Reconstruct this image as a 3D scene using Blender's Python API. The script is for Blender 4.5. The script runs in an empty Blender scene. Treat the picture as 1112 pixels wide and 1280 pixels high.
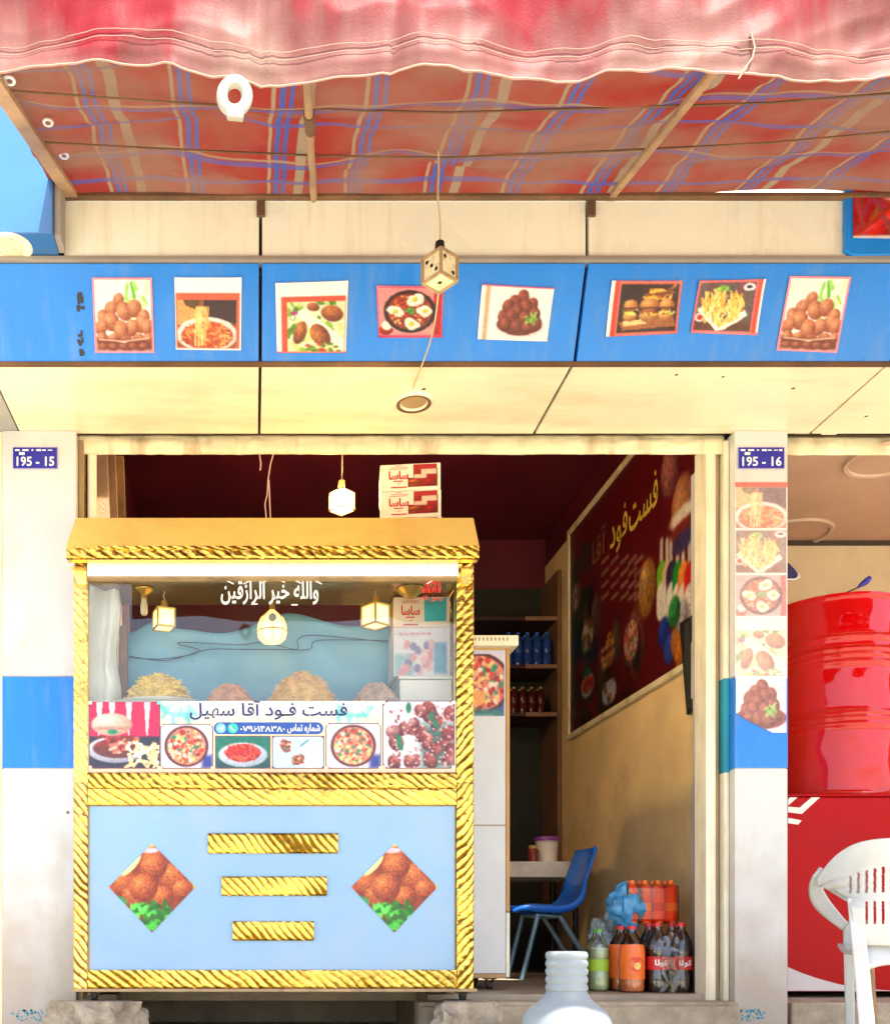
import bpy, bmesh, math, random
import numpy as np
from mathutils import Vector, Matrix, noise
random.seed(7); rng = np.random.default_rng(7)
R = math.radians; PI = math.pi
sc = bpy.context.scene; COL = sc.collection

# ------------------------------------------------------------------ camera, sky, sun, exposure
E = 0.50                                   # eye height above the street
F, CX, CY = 1260.0, 315.0, 1165.0          # focal length and vanishing point in photo pixels
cam = bpy.data.cameras.new("camera"); cam_o = bpy.data.objects.new("camera", cam); COL.objects.link(cam_o)
cam_o.location = (0, 0, E); cam_o.rotation_euler = (R(90), 0, 0)
cam.sensor_fit = 'HORIZONTAL'; cam.sensor_width = 36.0; cam.lens = F/1112*36
cam.shift_x = (556-CX)/1112; cam.shift_y = (CY-640)/1112
cam.clip_start = 0.05; cam.clip_end = 2000
sc.camera = cam_o
SUN_EL, SUN_AZ = 62, 24                    # sun high behind the camera, a little to the right
w = bpy.data.worlds.new("World"); sc.world = w; w.use_nodes = True
nt = w.node_tree; bg = nt.nodes['Background']
sky = nt.nodes.new('ShaderNodeTexSky'); sky.sky_type = 'NISHITA'; sky.sun_disc = False
sky.sun_elevation = R(SUN_EL); sky.sun_rotation = R(180-SUN_AZ); sky.dust_density = 3.0
nt.links.new(sky.outputs[0], bg.inputs[0]); bg.inputs[1].default_value = 0.13
sun = bpy.data.lights.new("sun", 'SUN'); sun.energy = 4.2; sun.angle = R(0.6); sun.color = (1, .95, .85)
sun_o = bpy.data.objects.new("sun", sun); COL.objects.link(sun_o)
sd = Vector((-math.sin(R(SUN_AZ))*math.cos(R(SUN_EL)), math.cos(R(SUN_AZ))*math.cos(R(SUN_EL)), -math.sin(R(SUN_EL))))
sun_o.rotation_euler = sd.to_track_quat('-Z', 'Y').to_euler(); sun_o.location = (3, -6, 12)
sc.view_settings.view_transform = 'Standard'; sc.view_settings.look = 'None'
sc.view_settings.exposure = 1.98; sc.view_settings.gamma = 1

# ------------------------------------------------------------------ helpers
def P(x, y, Y): return Vector(((x-CX)/F*Y, Y, E+(CY-y)/F*Y))
def PX(x, Y): return (x-CX)/F*Y
def PZ(y, Y): return E+(CY-y)/F*Y
def lin(c):
    c = np.asarray(c, dtype=float)
    return np.where(c <= .04045, c/12.92, ((c+.055)/1.055)**2.4)
def hexc(h): return tuple(int(h[i:i+2], 16)/255 for i in (0, 2, 4))

W = {}
def loc_of(o):
    return W.get(o.name, Vector((0, 0, 0))) if o else Vector((0, 0, 0))
def tag(o, label=None, cat=None, group=None, kind=None):
    if label: o['label'] = label
    if cat: o['category'] = cat
    if group: o['group'] = group
    if kind: o['kind'] = kind
    return o
def thing(name, label, cat, loc=(0, 0, 0), group=None, rz=0):
    o = bpy.data.objects.new(name, None); COL.objects.link(o); o.location = loc; o.rotation_euler = (0, 0, rz)
    o.empty_display_size = .1
    W[o.name] = Vector(loc); return tag(o, label, cat, group)
def copy_tree(o, parent=None):
    c = o.copy(); COL.objects.link(c); c.parent = parent; W[c.name] = loc_of(o)
    for ch in list(o.children): copy_tree(ch, c)
    return c

class MB:
    def __init__(s): s.v = []; s.f = []; s.mi = []; s.uv = {}; s.cur = 0; s.col = None
    def add(s, vs, fs):
        n = len(s.v); s.v += [Vector(p) for p in vs]
        for f in fs: s.f.append(tuple(n+i for i in f)); s.mi.append(s.cur)
        return n
    def quad(s, a, b, c, d): s.add([a, b, c, d], [(0, 1, 2, 3)])
    def hexa(s, p):          # p: 4 bottom, 4 top, counter-clockwise
        s.add(p, [(3, 2, 1, 0), (4, 5, 6, 7), (0, 1, 5, 4), (1, 2, 6, 5), (2, 3, 7, 6), (3, 0, 4, 7)])
    def box(s, x0, x1, y0, y1, z0, z1):
        s.hexa([(x0, y0, z0), (x1, y0, z0), (x1, y1, z0), (x0, y1, z0), (x0, y0, z1), (x1, y0, z1), (x1, y1, z1), (x0, y1, z1)]); return s
    def prism(s, pts, off):  # pts: polygon of 3D points; off: extrusion
        n = len(pts); off = Vector(off); a = [Vector(p) for p in pts]; b = [p+off for p in a]
        fs = [tuple(range(n)), tuple(range(2*n-1, n-1, -1))]
        fs += [(i, n+i, n+(i+1) % n, (i+1) % n) for i in range(n)]
        s.add(a+b, fs); return s
    def tube(s, pts, r, n=10, caps=True):
        pts = [Vector(p) for p in pts]; m = len(pts)
        rs = r if isinstance(r, (list, tuple)) else [r]*m
        vs = []; up = None
        for i, p in enumerate(pts):
            t = (pts[min(i+1, m-1)]-pts[max(i-1, 0)])
            t = t.normalized() if t.length > 1e-9 else Vector((0, 0, 1))
            if up is None: up = t.orthogonal().normalized()
            up = (up-t*up.dot(t)); up = up.normalized() if up.length > 1e-6 else t.orthogonal().normalized()
            b = t.cross(up)
            for k in range(n):
                a = 2*PI*k/n; vs.append(p+(up*math.cos(a)+b*math.sin(a))*rs[i])
        fs = [(i*n+k, i*n+(k+1) % n, (i+1)*n+(k+1) % n, (i+1)*n+k) for i in range(m-1) for k in range(n)]
        if caps: fs += [tuple(range(n-1, -1, -1)), tuple((m-1)*n+k for k in range(n))]
        s.add(vs, fs); return s
    def lathe(s, prof, c=(0, 0, 0), n=28, caps=True, sx=1, sy=1):
        c = Vector(c); vs = []; m = len(prof)
        for r, z in prof:
            for k in range(n):
                a = 2*PI*k/n; vs.append(c+Vector((r*sx*math.cos(a), r*sy*math.sin(a), z)))
        fs = [(i*n+k, i*n+(k+1) % n, (i+1)*n+(k+1) % n, (i+1)*n+k) for i in range(m-1) for k in range(n)]
        if caps: fs += [tuple(range(n-1, -1, -1)), tuple((m-1)*n+k for k in range(n))]
        s.add(vs, fs); return s
    def grid(s, fn, nu, nv, uvfn=None, keep=None):
        n0 = len(s.v)
        for j in range(nv+1):
            for i in range(nu+1):
                s.v.append(Vector(fn(i/nu, j/nv)))
                if uvfn: s.uv[len(s.v)-1] = uvfn(i/nu, j/nv)
        for j in range(nv):
            for i in range(nu):
                if keep and not keep((i+.5)/nu, (j+.5)/nv): continue
                a = n0+j*(nu+1)+i; s.f.append((a, a+1, a+nu+2, a+nu+1)); s.mi.append(s.cur)
        return s
    def ball(s, c, r, n=14, m=9, sc=(1, 1, 1), jit=0, seed=0):
        c = Vector(c); vs = []; fs = []
        for j in range(1, m):
            for i in range(n):
                th = PI*j/m; ph = 2*PI*i/n
                d = Vector((math.sin(th)*math.cos(ph), math.sin(th)*math.sin(ph), math.cos(th)))
                k = 1+jit*noise.noise(d*2.2+Vector((seed, seed*1.7, 3)))+jit*.4*noise.noise(d*6+Vector((seed, 1, 3)))
                vs.append(c+Vector((d.x*sc[0], d.y*sc[1], d.z*sc[2]))*r*k)
        vs.append(c+Vector((0, 0, r*sc[2]))); vs.append(c-Vector((0, 0, r*sc[2])))
        for j in range(m-2):
            for i in range(n): fs.append((j*n+i, (j+1)*n+i, (j+1)*n+(i+1) % n, j*n+(i+1) % n))
        T = (m-1)*n
        for i in range(n): fs.append((i, (i+1) % n, T)[::-1]); fs.append(((m-2)*n+i, (m-2)*n+(i+1) % n, T+1)[::-1])
        s.add(vs, fs); return s
    def build(s, name, mats, parent=None, bevel=0, smooth=None, solid=0, local=False, fixn=True, sub=0):
        me = bpy.data.meshes.new(name)
        off = Vector((0, 0, 0)) if local else loc_of(parent)
        me.from_pydata([tuple(p-off) for p in s.v], [], s.f); me.update()
        if not isinstance(mats, (list, tuple)): mats = [mats]
        for m in mats: me.materials.append(m)
        if len(mats) > 1: me.polygons.foreach_set('material_index', s.mi)
        if s.uv:
            u = me.uv_layers.new(name='UVMap')
            for l in me.loops: u.data[l.index].uv = s.uv.get(l.vertex_index, (0, 0))
        if s.col is not None:
            ca = me.color_attributes.new('Col', 'FLOAT_COLOR', 'POINT')
            a = np.ones((len(s.v), 4), dtype=np.float32); a[:, :3] = s.col; ca.data.foreach_set('color', a.ravel())
        elif fixn:
            bm = bmesh.new(); bm.from_mesh(me); bmesh.ops.recalc_face_normals(bm, faces=bm.faces); bm.to_mesh(me); bm.free()
        if smooth is not None:
            me.polygons.foreach_set('use_smooth', [True]*len(me.polygons)); me.set_sharp_from_angle(angle=R(smooth))
        o = bpy.data.objects.new(name, me); COL.objects.link(o)
        if parent: o.parent = parent; W[o.name] = off
        if solid:
            md = o.modifiers.new('solid', 'SOLIDIFY'); md.thickness = solid; md.offset = 0
        if bevel:
            md = o.modifiers.new('bevel', 'BEVEL'); md.width = bevel; md.segments = 2; md.limit_method = 'ANGLE'; md.angle_limit = R(40)
        if sub:
            md = o.modifiers.new('sub', 'SUBSURF'); md.levels = sub; md.render_levels = sub
        return o
def part(name, m, mat, parent, **k): return m.build(name, mat, parent, **k)
def boxp(name, mat, parent, x0, x1, y0, y1, z0, z1, bevel=0, **k):
    return MB().box(x0, x1, y0, y1, z0, z1).build(name, mat, parent, bevel=bevel, **k)

# ------------------------------------------------------------------ materials
def nn(t, typ, **k):
    n = t.nodes.new(typ)
    for a, b in k.items(): setattr(n, a, b)
    return n
def M(name, rgb, rough=.5, metal=0, var=.12, scale=5, dirt=None, damt=.5, dscale=2.5, dlo=.5, dhi=.7, dstretch=(1, 1, 1),
      foot=None, specks=0, bump=0, bscale=80, spec=.5, trans=0, sss=0, alpha=1, coat=0, rvar=.1):
    m = bpy.data.materials.new(name); m.use_nodes = True; t = m.node_tree; b = t.nodes['Principled BSDF']
    tc = nn(t, 'ShaderNodeTexCoord')
    no = nn(t, 'ShaderNodeTexNoise'); no.inputs['Scale'].default_value = scale; no.inputs['Detail'].default_value = 6
    t.links.new(tc.outputs['Object'], no.inputs['Vector'])
    hs = nn(t, 'ShaderNodeMapRange'); hs.inputs[1].default_value = .3; hs.inputs[2].default_value = .7
    hs.inputs[3].default_value = 1-var; hs.inputs[4].default_value = 1+var
    t.links.new(no.outputs[0], hs.inputs[0])
    mul = nn(t, 'ShaderNodeVectorMath', operation='SCALE'); mul.inputs[0].default_value = rgb[:3]
    t.links.new(hs.outputs[0], mul.inputs['Scale']); out = mul.outputs[0]
    if dirt:
        mp = nn(t, 'ShaderNodeMapping'); mp.inputs['Scale'].default_value = dstretch; t.links.new(tc.outputs['Object'], mp.inputs[0])
        n2 = nn(t, 'ShaderNodeTexNoise'); n2.inputs['Scale'].default_value = dscale; n2.inputs['Detail'].default_value = 8; n2.inputs['Roughness'].default_value = .65
        t.links.new(mp.outputs[0], n2.inputs['Vector'])
        mr = nn(t, 'ShaderNodeMapRange'); mr.inputs[1].default_value = dlo; mr.inputs[2].default_value = dhi; mr.inputs[4].default_value = damt
        t.links.new(n2.outputs[0], mr.inputs[0])
        mx = nn(t, 'ShaderNodeMix', data_type='RGBA'); t.links.new(mr.outputs[0], mx.inputs[0]); t.links.new(out, mx.inputs[6])
        mx.inputs[7].default_value = (*dirt[:3], 1); out = mx.outputs[2]
    if specks:    # nail holes and chips, each where it is
        vo = nn(t, 'ShaderNodeTexVoronoi'); vo.inputs['Scale'].default_value = specks; t.links.new(tc.outputs['Object'], vo.inputs['Vector'])
        sv = nn(t, 'ShaderNodeSeparateColor'); t.links.new(vo.outputs['Color'], sv.inputs[0])
        th = nn(t, 'ShaderNodeMath', operation='MULTIPLY'); th.inputs[1].default_value = .045; t.links.new(sv.outputs[0], th.inputs[0])
        lt = nn(t, 'ShaderNodeMath', operation='LESS_THAN'); t.links.new(vo.outputs['Distance'], lt.inputs[0]); t.links.new(th.outputs[0], lt.inputs[1])
        xs = nn(t, 'ShaderNodeMix', data_type='RGBA'); t.links.new(lt.outputs[0], xs.inputs[0]); t.links.new(out, xs.inputs[6]); xs.inputs[7].default_value = (.10, .06, .03, 1); out = xs.outputs[2]
    if foot:      # splashed dirt near the ground
        sx = nn(t, 'ShaderNodeSeparateXYZ'); t.links.new(tc.outputs['Object'], sx.inputs[0])
        n5 = nn(t, 'ShaderNodeTexNoise'); n5.inputs['Scale'].default_value = 5; n5.inputs['Detail'].default_value = 7; t.links.new(tc.outputs['Object'], n5.inputs['Vector'])
        m5 = nn(t, 'ShaderNodeMath', operation='MULTIPLY_ADD'); m5.inputs[1].default_value = -1.1; t.links.new(n5.outputs[0], m5.inputs[0]); t.links.new(sx.outputs[2], m5.inputs[2])
        r5 = nn(t, 'ShaderNodeMapRange'); r5.inputs[1].default_value = .35; r5.inputs[2].default_value = -.35; r5.inputs[4].default_value = .6; t.links.new(m5.outputs[0], r5.inputs[0])
        x5 = nn(t, 'ShaderNodeMix', data_type='RGBA'); t.links.new(r5.outputs[0], x5.inputs[0]); t.links.new(out, x5.inputs[6]); x5.inputs[7].default_value = (*foot, 1); out = x5.outputs[2]
    t.links.new(out, b.inputs['Base Color'])
    rr = nn(t, 'ShaderNodeMapRange'); rr.inputs[1].default_value = .3; rr.inputs[2].default_value = .7
    rr.inputs[3].default_value = max(.02, rough-rvar*rough); rr.inputs[4].default_value = min(1, rough+rvar*rough+rvar*.1)
    t.links.new(no.outputs[0], rr.inputs[0]); t.links.new(rr.outputs[0], b.inputs['Roughness'])
    b.inputs['Metallic'].default_value = metal; b.inputs['Specular IOR Level'].default_value = spec
    if trans: b.inputs['Transmission Weight'].default_value = trans
    if sss: b.inputs['Subsurface Weight'].default_value = sss; b.inputs['Subsurface Radius'].default_value = (.02, .02, .02)
    if coat: b.inputs['Coat Weight'].default_value = coat; b.inputs['Coat Roughness'].default_value = .08
    if bump:
        n3 = nn(t, 'ShaderNodeTexNoise'); n3.inputs['Scale'].default_value = bscale; n3.inputs['Detail'].default_value = 5
        t.links.new(tc.outputs['Object'], n3.inputs['Vector'])
        bp = nn(t, 'ShaderNodeBump'); bp.inputs['Strength'].default_value = bump; bp.inputs['Distance'].default_value = .01
        t.links.new(n3.outputs[0], bp.inputs['Height']); t.links.new(bp.outputs[0], b.inputs['Normal'])
    return m
def M_emit(name, rgb, st):
    m = bpy.data.materials.new(name); m.use_nodes = True; b = m.node_tree.nodes['Principled BSDF']
    b.inputs['Base Color'].default_value = (.8, .75, .6, 1)
    b.inputs['Emission Color'].default_value = (*rgb, 1); b.inputs['Emission Strength'].default_value = st; return m
def M_clear(name, tint=(1, 1, 1), refl=.06, rough=.03):
    m = bpy.data.materials.new(name); m.use_nodes = True; t = m.node_tree
    for n in list(t.nodes): t.nodes.remove(n)
    o = nn(t, 'ShaderNodeOutputMaterial'); mx = nn(t, 'ShaderNodeMixShader'); tr = nn(t, 'ShaderNodeBsdfTransparent')
    gl = nn(t, 'ShaderNodeBsdfGlossy'); gl.inputs['Roughness'].default_value = rough; tr.inputs[0].default_value = (*tint, 1)
    fr = nn(t, 'ShaderNodeFresnel'); fr.inputs[0].default_value = 1.45
    ad = nn(t, 'ShaderNodeMath', operation='ADD'); ad.inputs[1].default_value = refl; t.links.new(fr.outputs[0], ad.inputs[0])
    t.links.new(ad.outputs[0], mx.inputs[0]); t.links.new(tr.outputs[0], mx.inputs[1]); t.links.new(gl.outputs[0], mx.inputs[2])
    t.links.new(mx.outputs[0], o.inputs[0]); return m
def M_foil(name, hi, lo, rough=.24):  # lo: dark bronze painted into the grooves, imitating dark reflections in the foil
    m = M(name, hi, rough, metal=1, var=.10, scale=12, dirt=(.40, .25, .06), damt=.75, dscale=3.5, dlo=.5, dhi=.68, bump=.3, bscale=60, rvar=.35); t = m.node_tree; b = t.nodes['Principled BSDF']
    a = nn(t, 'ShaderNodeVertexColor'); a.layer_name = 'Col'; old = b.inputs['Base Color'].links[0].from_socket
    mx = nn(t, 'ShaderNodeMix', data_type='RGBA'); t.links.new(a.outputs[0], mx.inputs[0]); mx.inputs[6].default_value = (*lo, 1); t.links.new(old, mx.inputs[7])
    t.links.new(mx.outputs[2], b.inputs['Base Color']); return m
def M_print(name, rough=.35):
    m = bpy.data.materials.new(name); m.use_nodes = True; t = m.node_tree; b = t.nodes['Principled BSDF']
    a = nn(t, 'ShaderNodeVertexColor'); a.layer_name = 'Col'; t.links.new(a.outputs[0], b.inputs['Base Color'])
    b.inputs['Roughness'].default_value = rough; return m
def M_cloth(name, build, transl=.35, gloss=0):
    """thin cloth: diffuse + translucent; build(t) returns the colour socket and the bump height socket"""
    m = bpy.data.materials.new(name); m.use_nodes = True; t = m.node_tree
    for n in list(t.nodes): t.nodes.remove(n)
    o = nn(t, 'ShaderNodeOutputMaterial'); mx = nn(t, 'ShaderNodeMixShader'); mx.inputs[0].default_value = transl
    df = nn(t, 'ShaderNodeBsdfDiffuse'); tl = nn(t, 'ShaderNodeBsdfTranslucent')
    c, h = build(t)
    t.links.new(c, df.inputs[0]); t.links.new(c, tl.inputs[0])
    if h:
        bp = nn(t, 'ShaderNodeBump'); bp.inputs['Strength'].default_value = .6; bp.inputs['Distance'].default_value = .03
        t.links.new(h, bp.inputs['Height']); t.links.new(bp.outputs[0], df.inputs['Normal'])
    if gloss:
        gl = nn(t, 'ShaderNodeBsdfGlossy'); gl.inputs['Roughness'].default_value = .5; mg = nn(t, 'ShaderNodeMixShader'); mg.inputs[0].default_value = gloss
        t.links.new(bp.outputs[0], gl.inputs['Normal']); t.links.new(df.outputs[0], mg.inputs[1]); t.links.new(gl.outputs[0], mg.inputs[2]); df = mg
    t.links.new(df.outputs[0], mx.inputs[1]); t.links.new(tl.outputs[0], mx.inputs[2]); t.links.new(mx.outputs[0], o.inputs[0])
    return m

m_panel = M('cream_panel', (.84, .84, .70), .28, var=.05, scale=2.5, dirt=(.52, .38, .20), damt=.5, dscale=2.2, dlo=.52, dhi=.8, dstretch=(6, 1, .5), specks=5)
m_soffit = M('soffit_panel', (.82, .74, .54), .2, var=.06, scale=2.0, dirt=(.45, .31, .15), damt=.55, dscale=2.2, dlo=.48, dhi=.8, dstretch=(.6, 2.4, 1), specks=4)
m_column = M('column_white', (.57, .565, .56), .38, var=.05, scale=2, foot=(.28, .18, .09), specks=5, dirt=(.44, .30, .15), damt=.6, dscale=1.6, dlo=.53, dhi=.8, dstretch=(2, 2, .9))
m_blue = M('blue_panel', (.002, .185, .68), .3, var=.08, scale=3, dirt=(.14, .27, .50), damt=.5, dscale=5, dlo=.5, dhi=.8, dstretch=(3, 1, .5), bump=.05, bscale=5)
m_seam = M('seam_dark', (.045, .03, .02), .8, bump=.3)
m_greybar = M('grey_ledge', (.30, .26, .22), .6, dirt=(.16, .09, .04), damt=.7)
m_rust = M('rusty_brown', (.13, .065, .03), .75, var=.3, dirt=(.25, .12, .05), bump=.4)
m_frame = M('cream_metal', (.76, .66, .43), .5, var=.12, scale=6, dirt=(.28, .15, .06), damt=.7, dscale=5, dlo=.5, dhi=.72, dstretch=(1.5, 1, .5), bump=.15, bscale=40)
m_frame2 = M('cream_rail', (.80, .75, .58), .5, var=.1, scale=6, dirt=(.30, .18, .08), damt=.5, dscale=6, dlo=.52, dhi=.75, dstretch=(3, 3, .3), bump=.1)
m_railbrown = M('brown_rail', (.36, .24, .12), .6, var=.2, dirt=(.10, .05, .03), damt=.7, dstretch=(3, 3, .3))
m_teal = M('teal_paint', (.02, .30, .42), .5, var=.15)
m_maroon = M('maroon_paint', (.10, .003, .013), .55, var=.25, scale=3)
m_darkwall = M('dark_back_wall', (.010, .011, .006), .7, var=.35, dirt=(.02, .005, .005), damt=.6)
m_tan = M('tan_wall', (.78, .58, .29), .65, var=.12, scale=3, dirt=(.30, .15, .06), damt=.5, dscale=2, dlo=.5, dhi=.8)
m_concrete = M('concrete', (.36, .29, .20), .85, var=.25, scale=9, dirt=(.17, .12, .08), damt=.6, dscale=6, bump=.5, bscale=50)
m_floor = M('shop_floor_paint', (.34, .27, .19), .55, var=.2, scale=6, dirt=(.14, .10, .07), damt=.6, dscale=4, bump=.2)
m_street = M('dusty_street', (.46, .415, .30), .9, var=.15, scale=2, dirt=(.3, .24, .17), damt=.6, dscale=1.2, bump=.4, bscale=30)
m_stone = M('rubble', (.34, .28, .20), .9, var=.35, scale=14, dirt=(.15, .11, .07), damt=.7, dscale=9, bump=.9, bscale=45)
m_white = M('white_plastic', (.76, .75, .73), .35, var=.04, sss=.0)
m_wood = M('weathered_wood', (.33, .19, .09), .7, var=.3, scale=5, dirt=(.16, .08, .04), damt=.7, dstretch=(1, 8, 1), bump=.4)
m_print = M_print('printed_paper', .38)
m_printgloss = M_print('printed_vinyl', .25)
m_black = M('black_plastic', (.012, .012, .013), .4, var=.2)
m_goldroof = M('gold_sheet', (.86, .60, .18), .3, metal=.6, var=.06, scale=3, dirt=(.40, .22, .05), damt=.35, dscale=3, bump=.05, bscale=60)
_t = m_goldroof.node_tree; _b = _t.nodes['Principled BSDF']; _tc = nn(_t, 'ShaderNodeTexCoord'); _mp = nn(_t, 'ShaderNodeMapping'); _mp.inputs['Rotation'].default_value = (0, R(42), 0)
_t.links.new(_tc.outputs['Object'], _mp.inputs[0]); _wv = nn(_t, 'ShaderNodeTexWave'); _wv.inputs['Scale'].default_value = 26; _wv.inputs['Distortion'].default_value = 1.2; _t.links.new(_mp.outputs[0], _wv.inputs['Vector'])
_bp = nn(_t, 'ShaderNodeBump'); _bp.inputs['Strength'].default_value = .16; _bp.inputs['Distance'].default_value = .006; _t.links.new(_wv.outputs[1], _bp.inputs['Height']); _t.links.new(_bp.outputs[0], _b.inputs['Normal'])
m_gold = M('gold_foil', (.95, .66, .16), .27, metal=1, var=.08, scale=12, dirt=(.30, .16, .04), damt=.6, dscale=14, dlo=.58, dhi=.75, bump=.25, bscale=70)
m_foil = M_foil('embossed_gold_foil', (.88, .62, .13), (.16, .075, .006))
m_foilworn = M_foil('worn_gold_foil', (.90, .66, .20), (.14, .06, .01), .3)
m_goldpost = M('gold_foil_worn', (.95, .68, .20), .3, metal=.9, var=.08, scale=12, dirt=(.22, .10, .03), damt=.95, dscale=16, dlo=.66, dhi=.70, bump=.2, bscale=60)
m_cartblue = M('pale_blue_film', (.22, .38, .58), .2, var=.06, scale=1.5, dirt=(.33, .40, .48), damt=.5, dscale=2.5, dlo=.45, specks=4)
m_red = M('red_paint', (.52, .0005, .001), .05, var=.06, scale=3, dirt=(.40, .02, .02), damt=.4, dscale=5, bump=.05, bscale=12)
m_redfr = M('red_enamel', (.36, .0005, .002), .35, var=.06, scale=2, dirt=(.27, .004, .006), damt=.5, spec=.12)
m_glass = M_clear('cart_glass', (.98, .99, .98), .0, .015)
m_brass = M('brass', (.62, .42, .12), .35, metal=.8, var=.15)
m_lamp = M_emit('lit_lamp', (1, .58, .13), .8)
m_lamp2 = M_emit('lit_shop_lamp', (1, .68, .30), 150)
m_lampoff = M('lamp_diffuser', (.72, .64, .42), .5, var=.15, dirt=(.3, .2, .08), damt=.6, dscale=60)
m_wire = M('wire', (.55, .42, .25), .6)
m_wiredark = M('dark_wire', (.02, .03, .05), .6)
m_greypl = M('grey_panel', (.32, .31, .30), .45, var=.1)
m_navy = M('navy_plate', (.012, .010, .30), .3, var=.08)
m_txtwhite = M('white_ink', (.82, .82, .82), .4, var=.02)
m_txtblue = M('navy_ink', (.006, .012, .16), .4, var=.02)
m_txtred = M('red_ink', (.55, .02, .01), .4, var=.02)
m_txtyellow = M('yellow_ink', (.62, .42, .05), .5, var=.08)

# ------------------------------------------------------------------ writing (Arabic letters joined by hand)
AR = {'ا': 'FE8D FE8E', 'آ': 'FE81 FE82', 'ب': 'FE8F FE90 FE91 FE92', 'ت': 'FE95 FE96 FE97 FE98', 'خ': 'FEA5 FEA6 FEA7 FEA8',
      'د': 'FEA9 FEAA', 'ر': 'FEAD FEAE', 'ز': 'FEAF FEB0', 'س': 'FEB1 FEB2 FEB3 FEB4', 'ش': 'FEB5 FEB6 FEB7 FEB8',
      'ف': 'FED1 FED2 FED3 FED4', 'ق': 'FED5 FED6 FED7 FED8', 'ل': 'FEDD FEDE FEDF FEE0', 'م': 'FEE1 FEE2 FEE3 FEE4',
      'ن': 'FEE5 FEE6 FEE7 FEE8', 'ه': 'FEE9 FEEA FEEB FEEC', 'و': 'FEED FEEE', 'ی': 'FBFC FBFD FBFE FBFF', 'ک': 'FB8E FB8F FB90 FB91',
      'ح': 'FEA1 FEA2 FEA3 FEA4', 'ـ': '0640 0640 0640 0640'}
def shape(s):
    out = []
    for i, c in enumerate(s):
        if c not in AR: out.append(c); continue
        f = [chr(int(h, 16)) for h in AR[c].split()]
        pj = i > 0 and s[i-1] in AR and len(AR[s[i-1]].split()) == 4
        nj = i+1 < len(s) and s[i+1] in AR and len(f) == 4
        out.append(f[3] if pj and nj else f[1] if pj else f[2] if nj else f[0])
    res = ''.join(reversed(out))
    return res
def text_pts(body, bold=0.0):
    c = bpy.data.curves.new('t', 'FONT'); c.body = body; c.resolution_u = 2; c.offset = bold
    o = bpy.data.objects.new('t', c); COL.objects.link(o)
    dg = bpy.context.evaluated_depsgraph_get(); me = bpy.data.meshes.new_from_object(o.evaluated_get(dg))
    v = np.array([tuple(p.co) for p in me.vertices]); f = [tuple(p.vertices) for p in me.polygons]
    bpy.data.objects.remove(o); bpy.data.curves.remove(c); bpy.data.meshes.remove(me)
    v -= v.min(0); v /= max(v[:, 0].max(), 1e-6); v[:, 1] /= 1.0
    return v, f
def lettering(name, body, mat, parent, bl, br, tl, bold=0.0, local=False, keepaspect=False, warp=None):
    """text mesh filling the parallelogram bl-br-tl"""
    v, f = text_pts(body, bold); bl, br, tl = Vector(bl), Vector(br), Vector(tl)
    hy = max(v[:, 1].max(), 1e-6); mb = MB(); U = br-bl; V = tl-bl
    mb.add([bl+U*float(p[0])+V*float(p[1]/hy) for p in v], f)
    return mb.build(name, mat, parent, local=local, fixn=False)

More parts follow.
